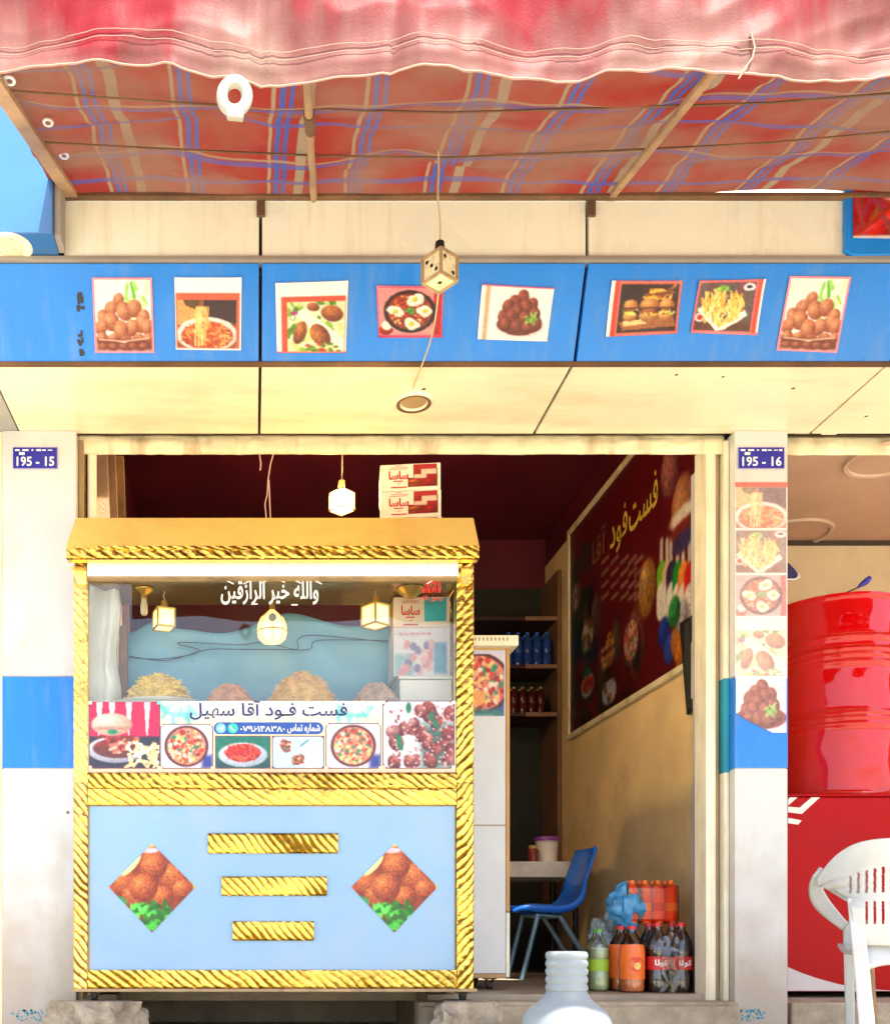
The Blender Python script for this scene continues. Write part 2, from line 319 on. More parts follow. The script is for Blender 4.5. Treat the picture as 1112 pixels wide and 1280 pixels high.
# ------------------------------------------------------------------ printed pictures: painted in numpy, carried as vertex colours
class Cv:
    def __init__(s, n, a, bg):       # n columns, a = width/height
        s.w = n; s.h = max(4, int(n/a)); s.a = a
        s.i = np.ones((s.h, s.w, 3))*np.array(bg)
        yy, xx = np.mgrid[0:s.h, 0:s.w]; s.x = (xx+.5)/s.w*a; s.y = (yy+.5)/s.h   # x in units of height
    def mix(s, m, c):
        m = np.clip(m, 0, 1)[..., None]; s.i = s.i*(1-m)+np.asarray(c)*m
    def ell(s, cx, cy, rx, ry, c, c2=None, rot=0, tex=0, soft=.015, light=(-.35, -.4)):
        cx *= s.a; rx *= 1; ca, sa = math.cos(rot), math.sin(rot)
        dx, dy = s.x-cx, s.y-cy; u = (dx*ca+dy*sa)/rx; v = (-dx*sa+dy*ca)/ry
        d = np.sqrt(u*u+v*v); m = (1-d)*min(rx, ry)/soft+.5
        if c2 is not None:
            k = np.clip(((u-light[0])**2+(v-light[1])**2)**.5/1.35, 0, 1)[..., None]
            c = np.asarray(c)*(1-k)+np.asarray(c2)*k
        if tex: c = np.asarray(c)*(1+rng.normal(0, tex, (s.h, s.w, 1)))
        s.mix(m, c)
    def rect(s, x0, y0, x1, y1, c, soft=.012):
        mx = np.minimum(s.x-x0*s.a, x1*s.a-s.x); my = np.minimum(s.y-y0, y1-s.y)
        s.mix(np.minimum(mx, my)/soft+.5, c)
    def poly(s, pts, c):
        ins = np.zeros((s.h, s.w), bool); n = len(pts)
        for i in range(n):
            x0, y0 = pts[i][0]*s.a, pts[i][1]; x1, y1 = pts[(i+1) % n][0]*s.a, pts[(i+1) % n][1]
            if y0 == y1: continue
            ins ^= ((s.y > min(y0, y1)) & (s.y <= max(y0, y1)) & (s.x < x0+(s.y-y0)*(x1-x0)/(y1-y0)))
        s.mix(ins.astype(float), c)
    def line(s, pts, wd, c):
        best = np.full((s.h, s.w), 9.)
        for (x0, y0), (x1, y1) in zip(pts[:-1], pts[1:]):
            x0 *= s.a; x1 *= s.a; dx, dy = x1-x0, y1-y0; L = dx*dx+dy*dy+1e-9
            t = np.clip(((s.x-x0)*dx+(s.y-y0)*dy)/L, 0, 1)
            best = np.minimum(best, np.hypot(s.x-x0-t*dx, s.y-y0-t*dy))
        s.mix((wd-best)/.01+.5, c)
    def grain(s, a=.04):
        s.i = s.i*(1+rng.normal(0, a, (s.h, s.w, 1)))
    def finish(s):
        if getattr(s, 'done', 0): return
        s.done = 1; n1 = rng.normal(0, 1, (s.h, s.w, 1)); n2 = rng.normal(0, 1, (s.h//3+2, s.w//3+2, 1)).repeat(3, 0).repeat(3, 1)[:s.h, :s.w]
        lum = s.i.mean(2, keepdims=True); k = np.clip(1.15-lum, 0, 1)
        s.i = s.i*(1+k*(.05*n1+.06*n2)); a = s.i; b = a.copy()
        b[1:-1, 1:-1] = .6*a[1:-1, 1:-1]+.1*(a[:-2, 1:-1]+a[2:, 1:-1]+a[1:-1, :-2]+a[1:-1, 2:]); s.i = b
    def fade(s, a, c=(1, .97, .97)): s.i = s.i*(1-a)+np.asarray(c)*a
    def paste(s, o, x0, y0, x1, y1, border=None):
        X0, X1 = int(round(x0*s.w)), int(round(x1*s.w)); Y0, Y1 = int(round(y0*s.h)), int(round(y1*s.h))
        hh, ww = Y1-Y0, X1-X0
        yi = np.clip((np.arange(hh)+.5)/hh*o.h, 0, o.h-1).astype(int); xi = np.clip((np.arange(ww)+.5)/ww*o.w, 0, o.w-1).astype(int)
        s.i[Y0:Y1, X0:X1] = o.i[yi][:, xi]
def picture(name, cv, corners, parent=None, mat=None, off=(0, 0, 0), curl=0, albedo=.82, mask=None, local=False):
    cv.finish()
    """corners tl,tr,br,bl in 3D"""
    tl, tr, br, bl = [Vector(c)+Vector(off) for c in corners]
    nrm = (tr-tl).cross(bl-tl).normalized()
    if nrm.y > 0: nrm = -nrm
    mb = MB(); nu, nv = cv.w-1, cv.h-1
    def fn(u, v):
        p = (tl*(1-u)+tr*u)*(1-v)+(bl*(1-u)+br*u)*v
        c = curl*((2*u-1)**4*(2*v-1)**4) if curl else 0
        return p+nrm*c
    mb.grid(fn, nu, nv, keep=mask)
    mb.col = np.clip(lin(np.clip(cv.i, 0, 1)), 0, 1).reshape(-1, 3)*albedo
    return mb.build(name, mat or m_print, parent, local=local, smooth=180)

BR1, BR2 = (.80, .47, .30), (.36, .13, .07)
def pile(c, cx, cy, w_, h_, n, r, c1=BR1, c2=BR2, tex=.07, seed=1, el=1.25):
    g = random.Random(seed); L = []
    for k in range(n):
        t = (k+.5)/n; y = cy-h_*(1-t)**1.0; half = w_*(.12+.88*t)
        L.append((cx+g.uniform(-half, half), y+g.uniform(-.03, .03)))
    L.sort(key=lambda p: p[1])
    for x, y in L:
        j = g.uniform(.85, 1.15); q = g.uniform(.9, 1.1)
        c.ell(x, y, r*j, r*el*j, tuple(v*q for v in c1), c2, rot=g.uniform(-.5, .5), tex=tex)
def pic_kofta(n=70, a=.8):
    c = Cv(n, a, (.93, .92, .90)); g = random.Random(3)
    for k in range(16):
        x = g.uniform(.55, .98); y = g.uniform(.02, .40)
        c.line([(x, y), (x+g.uniform(-.06, .06), y+g.uniform(.08, .2))], .025, g.choice([(.35, .72, .18), (.62, .85, .42), (.85, .95, .72)]))
    for x, y, r in [(.42, .28, .08), (.28, .40, .085), (.52, .44, .11), (.70, .40, .10), (.15, .52, .09), (.86, .52, .09), (.28, .58, .11), (.82, .62, .1),
                    (.10, .66, .09), (.92, .66, .09), (.64, .68, .10), (.45, .71, .11), (.12, .84, .09), (.30, .88, .1), (.55, .90, .1), (.78, .88, .1), (.94, .86, .09)]:
        c.ell(x, y, r, r*1.28, (.90, .62, .44), (.55, .24, .14), rot=g.uniform(-.4, .4), tex=.07)
    c.rect(0, .83, 1, 1, (.45, .17, .10), .08); c.line([(.05, .84), (.5, .87), (.95, .82)], .008, (.95, .8, .7))
    for x in (.12, .3, .48, .66, .84): c.ell(x, .93, .07, .05, (.72, .40, .26), (.42, .16, .1), tex=.05)
    return c
def pic_pasta(n=72, a=1.1, red=1):
    c = Cv(n, a, (.60, .30, .18)); g = random.Random(5)
    c.rect(.45, 0, 1, .5, (.22, .12, .14)); c.poly([(0, 0), (.3, 0), (.42, .5), (0, .5)], (.88, .62, .35)); c.poly([(.1, 0), (.42, 0), (.3, .2), (.15, .12)], (.35, .24, .1))
    c.ell(.5, .72, .52*a, .36, (.97, .96, .94), (.82, .80, .78)); c.ell(.5, .74, .44*a, .29, (.80, .35, .16), (.62, .2, .1), tex=.1)
    for k in range(150):
        t = g.uniform(0, 2*PI); q = g.uniform(0, 1)**.5; x = .5+.42*q*math.cos(t); y = .74+.27*q*math.sin(t); b = g.uniform(0, PI)
        dx, dy = .07*math.cos(b), .06*math.sin(b)
        c.line([(x-dx, y-dy), (x, y+g.uniform(-.03, .03)), (x+dx, y+dy)], .011, g.choice([(.93, .66, .32), (.85, .38, .18), (.72, .20, .10), (.97, .78, .45)]))
    for k in range(12):
        x = .30+.018*k; c.line([(x+.02, .15), (x+g.uniform(-.02, .03), .5), (x+g.uniform(-.05, .06), .95)], .012, g.choice([(.98, .84, .52), (.90, .68, .34)]))
    return c
def pic_nuggets(n=72, a=1.1):
    c = Cv(n, a, (.86, .88, .72)); g = random.Random(9)
    for k in range(60):
        c.ell(g.random(), g.random(), g.uniform(.04, .1), g.uniform(.03, .07), g.choice([(.55, .70, .22), (.78, .84, .48), (.93, .94, .82), (.30, .50, .12)]), rot=g.uniform(0, 3))
    c.poly([(.1, .2), (.32, .15), (1, .75), (1, 1), (.8, 1)], (.95, .93, .86))
    for x, y, rx, ry, r in [(.78, .24, .22, .16, .3), (.45, .10, .12, .08, .2), (.22, .62, .12, .24, .3), (.58, .68, .17, .26, -.6)]:
        c.ell(x, y, rx, ry, (.80, .48, .24), (.42, .16, .06), rot=r, tex=.14)
    c.ell(.12, .22, .07, .05, (.65, .2, .5))
    for k in range(25): c.ell(g.uniform(.35, .9), g.uniform(.85, 1), .05, .03, g.choice([(.75, .2, .12), (.9, .85, .6), (.35, .5, .12)]))
    return c
def pic_eggs(n=70, a=1.1):
    c = Cv(n, a, (.90, .55, .55)); g = random.Random(11)
    c.ell(.1, .9, .14, .1, (.75, .2, .12), (.5, .1, .08)); c.rect(.88, 0, 1, 1, (.72, .1, .12)); c.ell(.12, .8, .1, .1, (.95, .9, .85))
    c.ell(.5, .5, .5, .46, (.22, .10, .08), (.13, .05, .05)); c.ell(.5, .5, .43, .39, (.62, .20, .09), (.5, .15, .07), tex=.15)
    for k in range(110):
        t = g.uniform(0, 2*PI); q = g.uniform(.1, .95)**.5
        c.ell(.5+.40/a*q*math.cos(t), .5+.37*q*math.sin(t), g.uniform(.015, .035), g.uniform(.015, .03), g.choice([(.80, .28, .12), (.92, .52, .26), (.55, .14, .08), (.88, .72, .45)]))
    for x, y in [(.27, .5), (.58, .24), (.74, .48), (.52, .76)]:
        for k in range(6): c.ell(x+g.uniform(-.06, .06), y+g.uniform(-.06, .06), .10, .085, (.98, .97, .92), (.9, .88, .82))
        c.ell(x, y, .055, .05, (.99, .85, .22), (.95, .65, .15))
    for k in range(16): c.ell(.5+g.uniform(-.07, .07), .48+g.uniform(-.06, .06), .028, .02, g.choice([(.2, .6, .15), (.4, .75, .3)]), rot=g.uniform(0, 3))
    return c
def pic_balls(n=70, a=1.25):
    c = Cv(n, a, (.95, .93, .93)); g = random.Random(13)
    c.ell(.5, .72, .55, .26, (.99, .98, .98), (.86, .84, .85)); c.ell(.5, .72, .48, .2, (.42, .14, .10))
    for x, y in [(.52, .18), (.38, .28), (.28, .38), (.68, .32), (.58, .36), (.44, .44), (.22, .58), (.74, .5), (.34, .56), (.58, .58), (.26, .72), (.45, .74), (.64, .74), (.78, .68)]:
        c.ell(x, y, .12, .145, (.66, .32, .22), (.34, .11, .08), rot=g.uniform(-.3, .3), tex=.1)
    for k in range(22): c.ell(.66+g.uniform(-.1, .14), .56+g.uniform(-.1, .12), .045, .018, g.choice([(.35, .65, .2), (.6, .8, .35)]), rot=g.uniform(0, 3))
    return c
def pic_burgers(n=70, a=1.2, cnt=3):
    c = Cv(n, a, (.22, .11, .07)); g = random.Random(15)
    for k in range(14): c.line([(g.uniform(.4, .95), g.uniform(.02, .3)), (g.uniform(.5, .95), g.uniform(.1, .35))], .03, g.choice([(.75, .42, .12), (.95, .70, .25), (.5, .25, .1)]))
    c.rect(0, 0, .38, .35, (.17, .08, .06), .1); c.poly([(.02, .78), (.95, .70), (1, .9), (.1, .96)], (.62, .36, .18)); c.poly([(.08, .76), (.5, .72), (.5, .82), (.12, .86)], (.93, .80, .52))
    for x, s in [(.20, .9), (.82, .95), (.52, 1.15)]:
        c.ell(x, .66, .17*s, .12*s, (.90, .72, .42), (.6, .35, .16)); c.ell(x, .56, .17*s, .07, (.18, .08, .05)); c.ell(x, .60, .16*s, .035, (.93, .85, .3), rot=.15)
        for k in range(14): c.ell(x+g.uniform(-.13, .13), .56+g.uniform(-.05, .07), .03, .02, g.choice([(.4, .6, .15), (.7, .15, .08), (.25, .1, .05), (.95, .88, .6)]))
        c.ell(x, .44, .17*s, .13*s, (.92, .70, .38), (.62, .32, .12)); c.rect(x-.15*s, .47, x+.15*s, .52, (.35, .16, .08), .02)
    return c
def pic_fries(n=70, a=1.2):
    c = Cv(n, a, (.42, .28, .28)); g = random.Random(17)
    for k in range(12): c.line([(k/11, 0), (k/11+.02, 1)], .03, (.40+g.uniform(-.08, .12), .27+g.uniform(-.06, .1), .28+g.uniform(-.05, .1)))
    c.rect(0, .8, 1, 1, (.36, .20, .15), .1); c.ell(.88, .1, .13, .08, (.95, .94, .96)); c.ell(.88, .09, .07, .03, (.15, .13, .25)); c.ell(.08, .72, .1, .09, (.95, .9, .9)); c.ell(.08, .72, .06, .055, (.75, .12, .1))
    c.poly([(.02, .55), (.40, 1.0), (.55, .97), (.92, .66), (.86, .56), (.48, .84), (.12, .5)], (.97, .95, .92))
    for k in range(95):
        x = g.uniform(.1, .8); y = g.uniform(.2, .62+.25*(1-abs(x-.45)*2.2)); y = max(y, .15+abs(x-.4)*.6); b = g.uniform(-.6, .6); dx, dy = .1*math.sin(b), .11*math.cos(b)
        c.line([(x-dx, y-dy), (x+dx, y+dy)], .022, g.choice([(.97, .84, .42), (.99, .90, .58), (.88, .66, .25), (.93, .76, .35)]))
    c.line([(.04, .58), (.42, .95), (.55, .93), (.90, .66)], .02, (.97, .95, .92))
    for k in range(12): c.ell(.42+g.uniform(-.1, .1), .12+g.uniform(-.05, .06), .04, .03, g.choice([(.45, .7, .2), (.65, .82, .3)]))
    return c
def pic_bigburger(n=90, a=1.0):
    c = Cv(n, a, (.86, .12, .32)); g = random.Random(19)
    for x in (.1, .28, .52, .78): c.poly([(x, 0), (x+.09, 0), (x+.05, .5), (x+.03, .5)], (.98, .85, .88))
    c.rect(0, .52, 1, 1, (.20, .19, .27), .03); c.ell(.38, .72, .42, .2, (.90, .90, .93), (.6, .6, .68)); c.ell(.4, .7, .36, .15, (.42, .20, .2))
    for k in range(60): c.ell(g.uniform(.12, .68), g.uniform(.52, .76), g.uniform(.03, .06), .025, g.choice([(.65, .16, .22), (.35, .10, .12), (.88, .72, .62), (.5, .18, .12), (.82, .45, .35)]), rot=g.uniform(-.6, .6))
    c.ell(.32, .34, .30, .17, (.93, .86, .82), (.74, .60, .52)); c.ell(.33, .45, .07, .04, (.1, .55, .38)); c.rect(.08, .38, .58, .42, (.7, .5, .42), .04)
    for k in range(40):
        x = g.uniform(.55, .98); y = g.uniform(.62, .97); b = g.uniform(0, PI); c.line([(x-.06*math.cos(b), y-.05*math.sin(b)), (x+.06*math.cos(b), y+.05*math.sin(b))], .02, g.choice([(.96, .90, .70), (.90, .78, .52), (.99, .95, .82)]))
    return c
def pic_redpasta(n=60, a=1.5):
    c = Cv(n, a, (.08, .45, .38)); g = random.Random(21)
    c.rect(0, .7, 1, 1, (.12, .30, .32), .1); c.ell(.5, .58, .72, .38, (.92, .93, .97), (.65, .7, .78)); c.ell(.5, .52, .52, .28, (.80, .18, .12), (.6, .08, .08))
    for k in range(60):
        t = g.uniform(0, 6.3); q = g.random()**.5; x = .5+.33*q*math.cos(t); y = .50+.26*q*math.sin(t); b = g.uniform(0, 3)
        c.line([(x-.06*math.cos(b), y-.06*math.sin(b)), (x+.06*math.cos(b), y+.06*math.sin(b))], .02, g.choice([(.90, .28, .20), (.72, .10, .08), (.95, .42, .30)]))
    return c
def pic_wraps(n=60, a=1.5):
    c = Cv(n, a, (.76, .84, .94)); g = random.Random(23)
    c.ell(.75, .6, .3, .4, (.85, .90, .96))
    for cx, cy, rot in [(.25, .3, 1.2), (.5, .72, -.5)]:
        c.ell(cx, cy, .22, .15, (.86, .62, .52), (.6, .3, .22), rot=rot)
        for k in range(22): c.ell(cx+g.uniform(-.1, .1), cy+g.uniform(-.16, .16), .04, .03, g.choice([(.7, .2, .15), (.2, .55, .4), (.9, .8, .7), (.45, .15, .12)]))
    c.line([(.55, .3), (.7, .12)], .02, (.15, .5, .5)); return c
def pic_friedchicken(n=90, a=1.05):
    c = Cv(n, a, (.86, .86, .92)); g = random.Random(25)
    c.rect(.55, .35, 1, 1, (.25, .40, .36), .2)
    for k in range(26):
        x, y = g.uniform(.12, .98), g.uniform(.1, .98)
        if x < .35 and y < .3: continue
        c.ell(x, y, g.uniform(.08, .14), g.uniform(.07, .12), g.choice([(.80, .50, .46), (.66, .30, .26), (.74, .38, .36), (.88, .66, .66)]), (.34, .10, .12), rot=g.uniform(0, 3), tex=.16)
    for k in range(220): c.ell(g.uniform(.1, 1), g.uniform(.08, 1), .018, .014, g.choice([(.92, .78, .78), (.5, .15, .16), (.75, .4, .38)]), rot=g.uniform(0, 3))
    for x, y in [(.68, .22), (.74, .34), (.22, .56), (.24, .66), (.36, .1)]: c.ell(x, y, .04, .08, (.12, .45, .32), rot=g.uniform(-.5, .5))
    return c
def pic_mixpan(n=64, a=1.1, seed=27):
    c = Cv(n, a, (.88, .84, .9)); g = random.Random(seed)
    c.rect(.8, .7, 1, 1, (.2, .25, .6), .1); c.ell(.5, .5, .5, .47, (.35, .16, .18)); c.ell(.5, .5, .44, .42, (.86, .52, .42), tex=.1)
    for k in range(150):
        t = g.uniform(0, 6.3); q = g.random()**.5
        c.ell(.5+.40/a*q*math.cos(t), .5+.38*q*math.sin(t), g.uniform(.02, .06), g.uniform(.02, .05), g.choice([(.85, .25, .2), (.96, .88, .80), (.96, .74, .55), (.25, .55, .4), (.7, .15, .15), (.97, .82, .5)]), rot=g.uniform(0, 3))
    return c
def pic_diamond(n=80):
    c = Cv(n, 1, (.55, .20, .10)); g = random.Random(29)
    c.ell(.5, .02, .12, .1, (.95, .85, .2)); c.ell(.03, .5, .1, .1, (.85, .3, .15)); c.ell(.97, .5, .08, .1, (.95, .75, .15))
    for x, y, r in [(.52, .16, .13), (.18, .45, .16), (.75, .38, .17), (.85, .52, .12), (.30, .6, .14), (.62, .6, .13), (.52, .26, .155), (.40, .50, .165)]:
        c.ell(x, y, r, r*.95, (.93, .52, .26), (.50, .15, .07), tex=.18)
    c.ell(.26, .25, .05, .16, (.90, .90, .62), rot=.75); c.ell(.24, .23, .02, .12, (.7, .8, .3), rot=.75); c.ell(.48, .08, .1, .03, (.9, .75, .8))
    for k in range(70):
        x = .5+g.uniform(-.22, .2); y = .78+g.uniform(-.1, .2)
        c.ell(x, y, .055, .025, g.choice([(.1, .55, .15), (.25, .78, .22), (.05, .4, .12), (.4, .88, .35)]), rot=g.uniform(0, 3))
    c.ell(.15, .66, .07, .05, (.15, .6, .3), rot=.7)
    return c
def framed(n, a, inner, x0, y0, x1, y1, bg, bands=()):
    c = Cv(n, a, bg)
    for b in bands: c.rect(*b[:4], b[4])
    c.paste(inner, x0, y0, x1, y1); return c

# ------------------------------------------------------------------ the setting: street and shop floor
mb = MB(); mb.quad((-60, -60, 0), (60, -60, 0), (60, 60, 0), (-60, 60, 0)); tag(mb.build('street', m_street), kind='structure')
FZ = E-.287                                                     # shop floor
mb = MB(); mb.box(-.8, -.62, 4.60, 4.93, FZ-.05, FZ); mb.box(.80, 2.4, 4.60, 4.93, FZ-.05, FZ); mb.box(-.8, 2.4, 4.93, 7.7, FZ-.05, FZ); mb.box(.80, 2.4, 4.70, 7.7, .0, FZ-.052); mb.box(-.8, -.62, 4.70, 7.7, 0, FZ-.052); mb.box(-.62, .80, 5.6, 7.7, 0, FZ-.052)
tag(mb.build('floor', m_floor), kind='structure')
mb = MB(); mb.box(.74, 2.16, 4.47, 4.597, .0, E-.312); mb.box(.745, 2.15, 4.44, 4.468, 0, E-.33)
tag(mb.build('doorstep', m_concrete, bevel=.008), kind='structure')
mb = MB(); mb.box(2.42, 5.0, 4.52, 6.0, 0, E-.318); tag(mb.build('pavement', m_concrete, bevel=.008), kind='structure')

# ------------------------------------------------------------------ shop building
YW, YB = 3.81, 3.957                     # fascia plane, lower edge of the blue band
Z_w1, Z_w0 = E+2.767, E+2.553            # cream fascia
Z_b1, Z_b0 = E+2.530, E+2.239            # blue band
XS = [-2.44, -1.205, .032, 1.267, 2.507, 3.75]  # panel joints
shop = thing('shop_building', 'fast food shop with cream panel front, blue band and wide open doorway', 'shop', (0, 4.5, 0))
g_ = .006
for i in range(5):
    a, b = XS[i]+g_, XS[i+1]-g_
    if i == 1: a2 = PX(80, YW)
    else: a2 = a
    if i: boxp('fascia_panel', m_panel, shop, a2, b, YW, YW+.03, Z_w0, Z_w1, bevel=.004)
    mb = MB(); mb.hexa([(a, YB, Z_b0), (b, YB, Z_b0), (b, YB+.03, Z_b0), (a, YB+.03, Z_b0), (a, YW+.002, Z_b1), (b, YW+.002, Z_b1), (b, YW+.03, Z_b1), (a, YW+.03, Z_b1)])
    part('blue_band', mb, m_blue, shop, bevel=.003)
    a3 = -1.04 if i == 1 else a; b3 = -1.046 if i == 0 else b
    boxp('soffit_panel', m_soffit if i else m_greypl, shop, a3, b3, YB+.032, 4.53, Z_b0, Z_b0+.02, bevel=.003)
mb = MB(); mb.box(XS[0], XS[5], YW+.04, YW+.06, Z_b1-.02, E+3.6); part('backing_wall', mb, m_seam, shop)
mb = MB(); mb.box(XS[0], XS[5], YB+.04, YB+.06, Z_b0+.06, Z_b1-.021); part('band_backing', mb, m_seam, shop)
mb = MB(); mb.box(XS[0], XS[5], YB+.033, 4.75, Z_b0+.03, Z_b0+.05); part('soffit_backing', mb, m_seam, shop)
boxp('ledge', m_greybar, shop, -2.43, XS[5], YW-.012, YW+.035, Z_b1+.003, Z_w0-.003, bevel=.002)
boxp('drip_edge', m_rust, shop, -2.43, XS[5], YB-.004, YB+.028, Z_b0-.006, Z_b0-.001)
boxp('upper_wall', m_panel, shop, -.70, XS[5], YW+.015, YW+.038, Z_w1+.03, E+3.5)
for x in (326, 738): 
    X = PX(x, YW); mb = MB(); mb.box(X-.016, X+.016, YW-.012, YW-.001, PZ(272, YW), PZ(250, YW)); part('bracket', mb, m_rust, shop, bevel=.002)
# black smears of old tape on the band
mb = MB(); g = random.Random(4)
def band_pt(x, y, off=.003):
    k = (YB-YW)/(Z_b1-Z_b0); Y = (YW+(Z_b1-E)*k)/(1+k*(CY-y)/F); p = P(x, y, Y); return p+Vector((0, -off, -off*k))
for k in range(16):
    if k == 8: part('tape_residue', mb, m_black, shop); mb = MB()
    y = g.uniform(368, 388) if k < 8 else g.uniform(415, 443); x = 100+g.uniform(-3, 5); wq, hq = g.uniform(1, 3), g.uniform(1.5, 5)
    mb.quad(band_pt(x-wq, y-hq, .0025+k*2e-5), band_pt(x+wq*.8, y-hq, .0025+k*2e-5), band_pt(x+wq, y+hq, .0025+k*2e-5), band_pt(x-wq*.6, y+hq, .0025+k*2e-5))
part('tape_residue', mb, m_black, shop)
# columns
def column(x0, x1, side):
    z0, z1 = PZ(960, 4.5), PZ(846, 4.5)
    mb = MB(); mb.box(x0, x1, 4.5, 4.95, 0, z0-.004); mb.box(x0, x1, 4.5, 4.95, z1+.004, Z_b0-.001)
    mb.box(x0+.004, x1-.004, 4.504, 4.94, z0-.004, z1+.004)
    c = part('column', mb, m_column, shop, bevel=.002)
    boxp('blue_band', m_blue, c, x0-.001, x1+.001, 4.499, 4.60, z0, z1, bevel=.002)
    mb = MB(); g = random.Random(int(x0*100)+50)
    for k in range(46):                              # scraps of blue checked tape at the foot
        bx = x0+(x1-x0)*(.12+.45*g.random()); bz = PZ(1262+14*g.random(), 4.5); s = .0035
        mb.quad((bx-s, 4.4985, bz-s), (bx+s, 4.4985, bz-s), (bx+s, 4.4985, bz+s), (bx-s, 4.4985, bz+s))
    part('tape_scrap', mb, m_teal, c)
    return c
XL0, XL1, XR0, XR1 = PX(3, 4.5), PX(95, 4.5), PX(918, 4.5), PX(984, 4.5)
column(XL0, XL1, 1); column(XR0, XR1, -1)
boxp('wall_end', m_frame, shop, -2.44, XL0-.003, 4.51, 4.9, 0, Z_b0-.002)
# lintel with shutter guide rails
mb = MB(); zl0, zl1 = PZ(568, 4.58), PZ(544, 4.58)
def lint(u, v):
    x = -.79+u*(2.14+.79); s = noise.noise(Vector((x*6, v*3, 1)))
    return Vector((x, 4.58+.005*s-.012*math.sin(PI*v)-.004*noise.noise(Vector((x*25, v*4, 5))), zl0+v*(zl1-zl0)+.004*noise.noise(Vector((x*4, 0, 3)))))
mb.grid(lint, 240, 10); part('lintel', mb, m_frame, shop, smooth=60, solid=.004)
mb = MB(); mb.box(-.8, 2.15, 4.592, 4.605, zl0+.012, zl1+.12); part('lintel_backing', mb, m_railbrown, shop)
rb = PZ(1252, 4.58)
for x0, x1, y0, m, nm in [(2.131, XR0-.0015, 4.55, m_frame2, 'shutter_rail'), (2.062, 2.106, 4.58, m_frame2, 'shutter_rail'), (2.1085, 2.123, 4.588, m_railbrown, 'shutter_rail'), (2.123, 2.131, 4.62, m_seam, 'shutter_slot'),
                    (XL1+.0015, -.762, 4.55, m_railbrown, 'shutter_rail'), (-.762, -.752, 4.62, m_seam, 'shutter_slot')]:
    o = boxp(nm, m, shop, x0, x1, y0, 4.70, rb if x0 > 0 else FZ-.2, zl0+.05, bevel=.003)
    if nm == 'shutter_rail' and y0 == 4.55 and x0 > 0: boxp('painted_band', m_teal, o, x0-.001, x1-.001, 4.5485, 4.60, PZ(966, 4.55), PZ(848, 4.55))
mb = MB(); mb.tube([(-.73, 4.60, FZ), (-.73, 4.60, zl0+.05)], .021, 14); part('rail_pipe', mb, m_frame2, shop, smooth=50)
# interior
CZ = E+2.95; YBK = 7.6
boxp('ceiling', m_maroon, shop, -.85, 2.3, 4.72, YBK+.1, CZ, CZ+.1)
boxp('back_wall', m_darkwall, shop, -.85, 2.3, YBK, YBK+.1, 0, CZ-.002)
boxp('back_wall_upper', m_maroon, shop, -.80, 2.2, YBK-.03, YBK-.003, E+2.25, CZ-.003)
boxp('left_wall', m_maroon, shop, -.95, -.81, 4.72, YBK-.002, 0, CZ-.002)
boxp('right_wall', m_tan, shop, 2.2, 2.32, 4.95, YBK-.002, 0, E+2.74)
boxp('right_wall_upper', m_maroon, shop, 2.201, 2.32, 4.95, YBK-.002, E+2.742, CZ-.002)
boxp('door_return', m_tan, shop, 2.2005, 2.32, 4.702, 4.948, 0, CZ-.002)
boxp('roof_slab', m_concrete, shop, -2.44, 5.2, 4.54, 8.0, E+3.1, E+3.3)

# ------------------------------------------------------------------ awning
SL = .378
def can_z(Y): return E+2.785-SL*(YW-Y)
awn = thing('awning', 'faded red plaid cloth awning on brown poles over the shop front', 'awning', (0, 3.81, E+2.78))
X0A, X1A, YA = -.745, 4.7, 2.30
def creases(t, co, col, scale, amt, tint):
    rn = nn(t, 'ShaderNodeTexNoise', noise_type='RIDGED_MULTIFRACTAL'); rn.inputs['Scale'].default_value = scale; rn.inputs['Detail'].default_value = 5; rn.inputs['Roughness'].default_value = .45; rn.inputs['Distortion'].default_value = .6
    t.links.new(co, rn.inputs['Vector'])
    mr = nn(t, 'ShaderNodeMapRange'); mr.inputs[1].default_value = .9; mr.inputs[2].default_value = 1.9; mr.inputs[4].default_value = amt; t.links.new(rn.outputs[0], mr.inputs[0])
    mx = nn(t, 'ShaderNodeMix', data_type='RGBA'); t.links.new(mr.outputs[0], mx.inputs[0]); t.links.new(col, mx.inputs[6]); mx.inputs[7].default_value = tint
    fn_ = nn(t, 'ShaderNodeTexNoise'); fn_.inputs['Scale'].default_value = 160; t.links.new(co, fn_.inputs['Vector'])
    m3 = nn(t, 'ShaderNodeMath', operation='MULTIPLY_ADD'); m3.inputs[1].default_value = .03; t.links.new(fn_.outputs[0], m3.inputs[0]); t.links.new(rn.outputs[0], m3.inputs[2])
    return mx.outputs[2], m3.outputs[0]
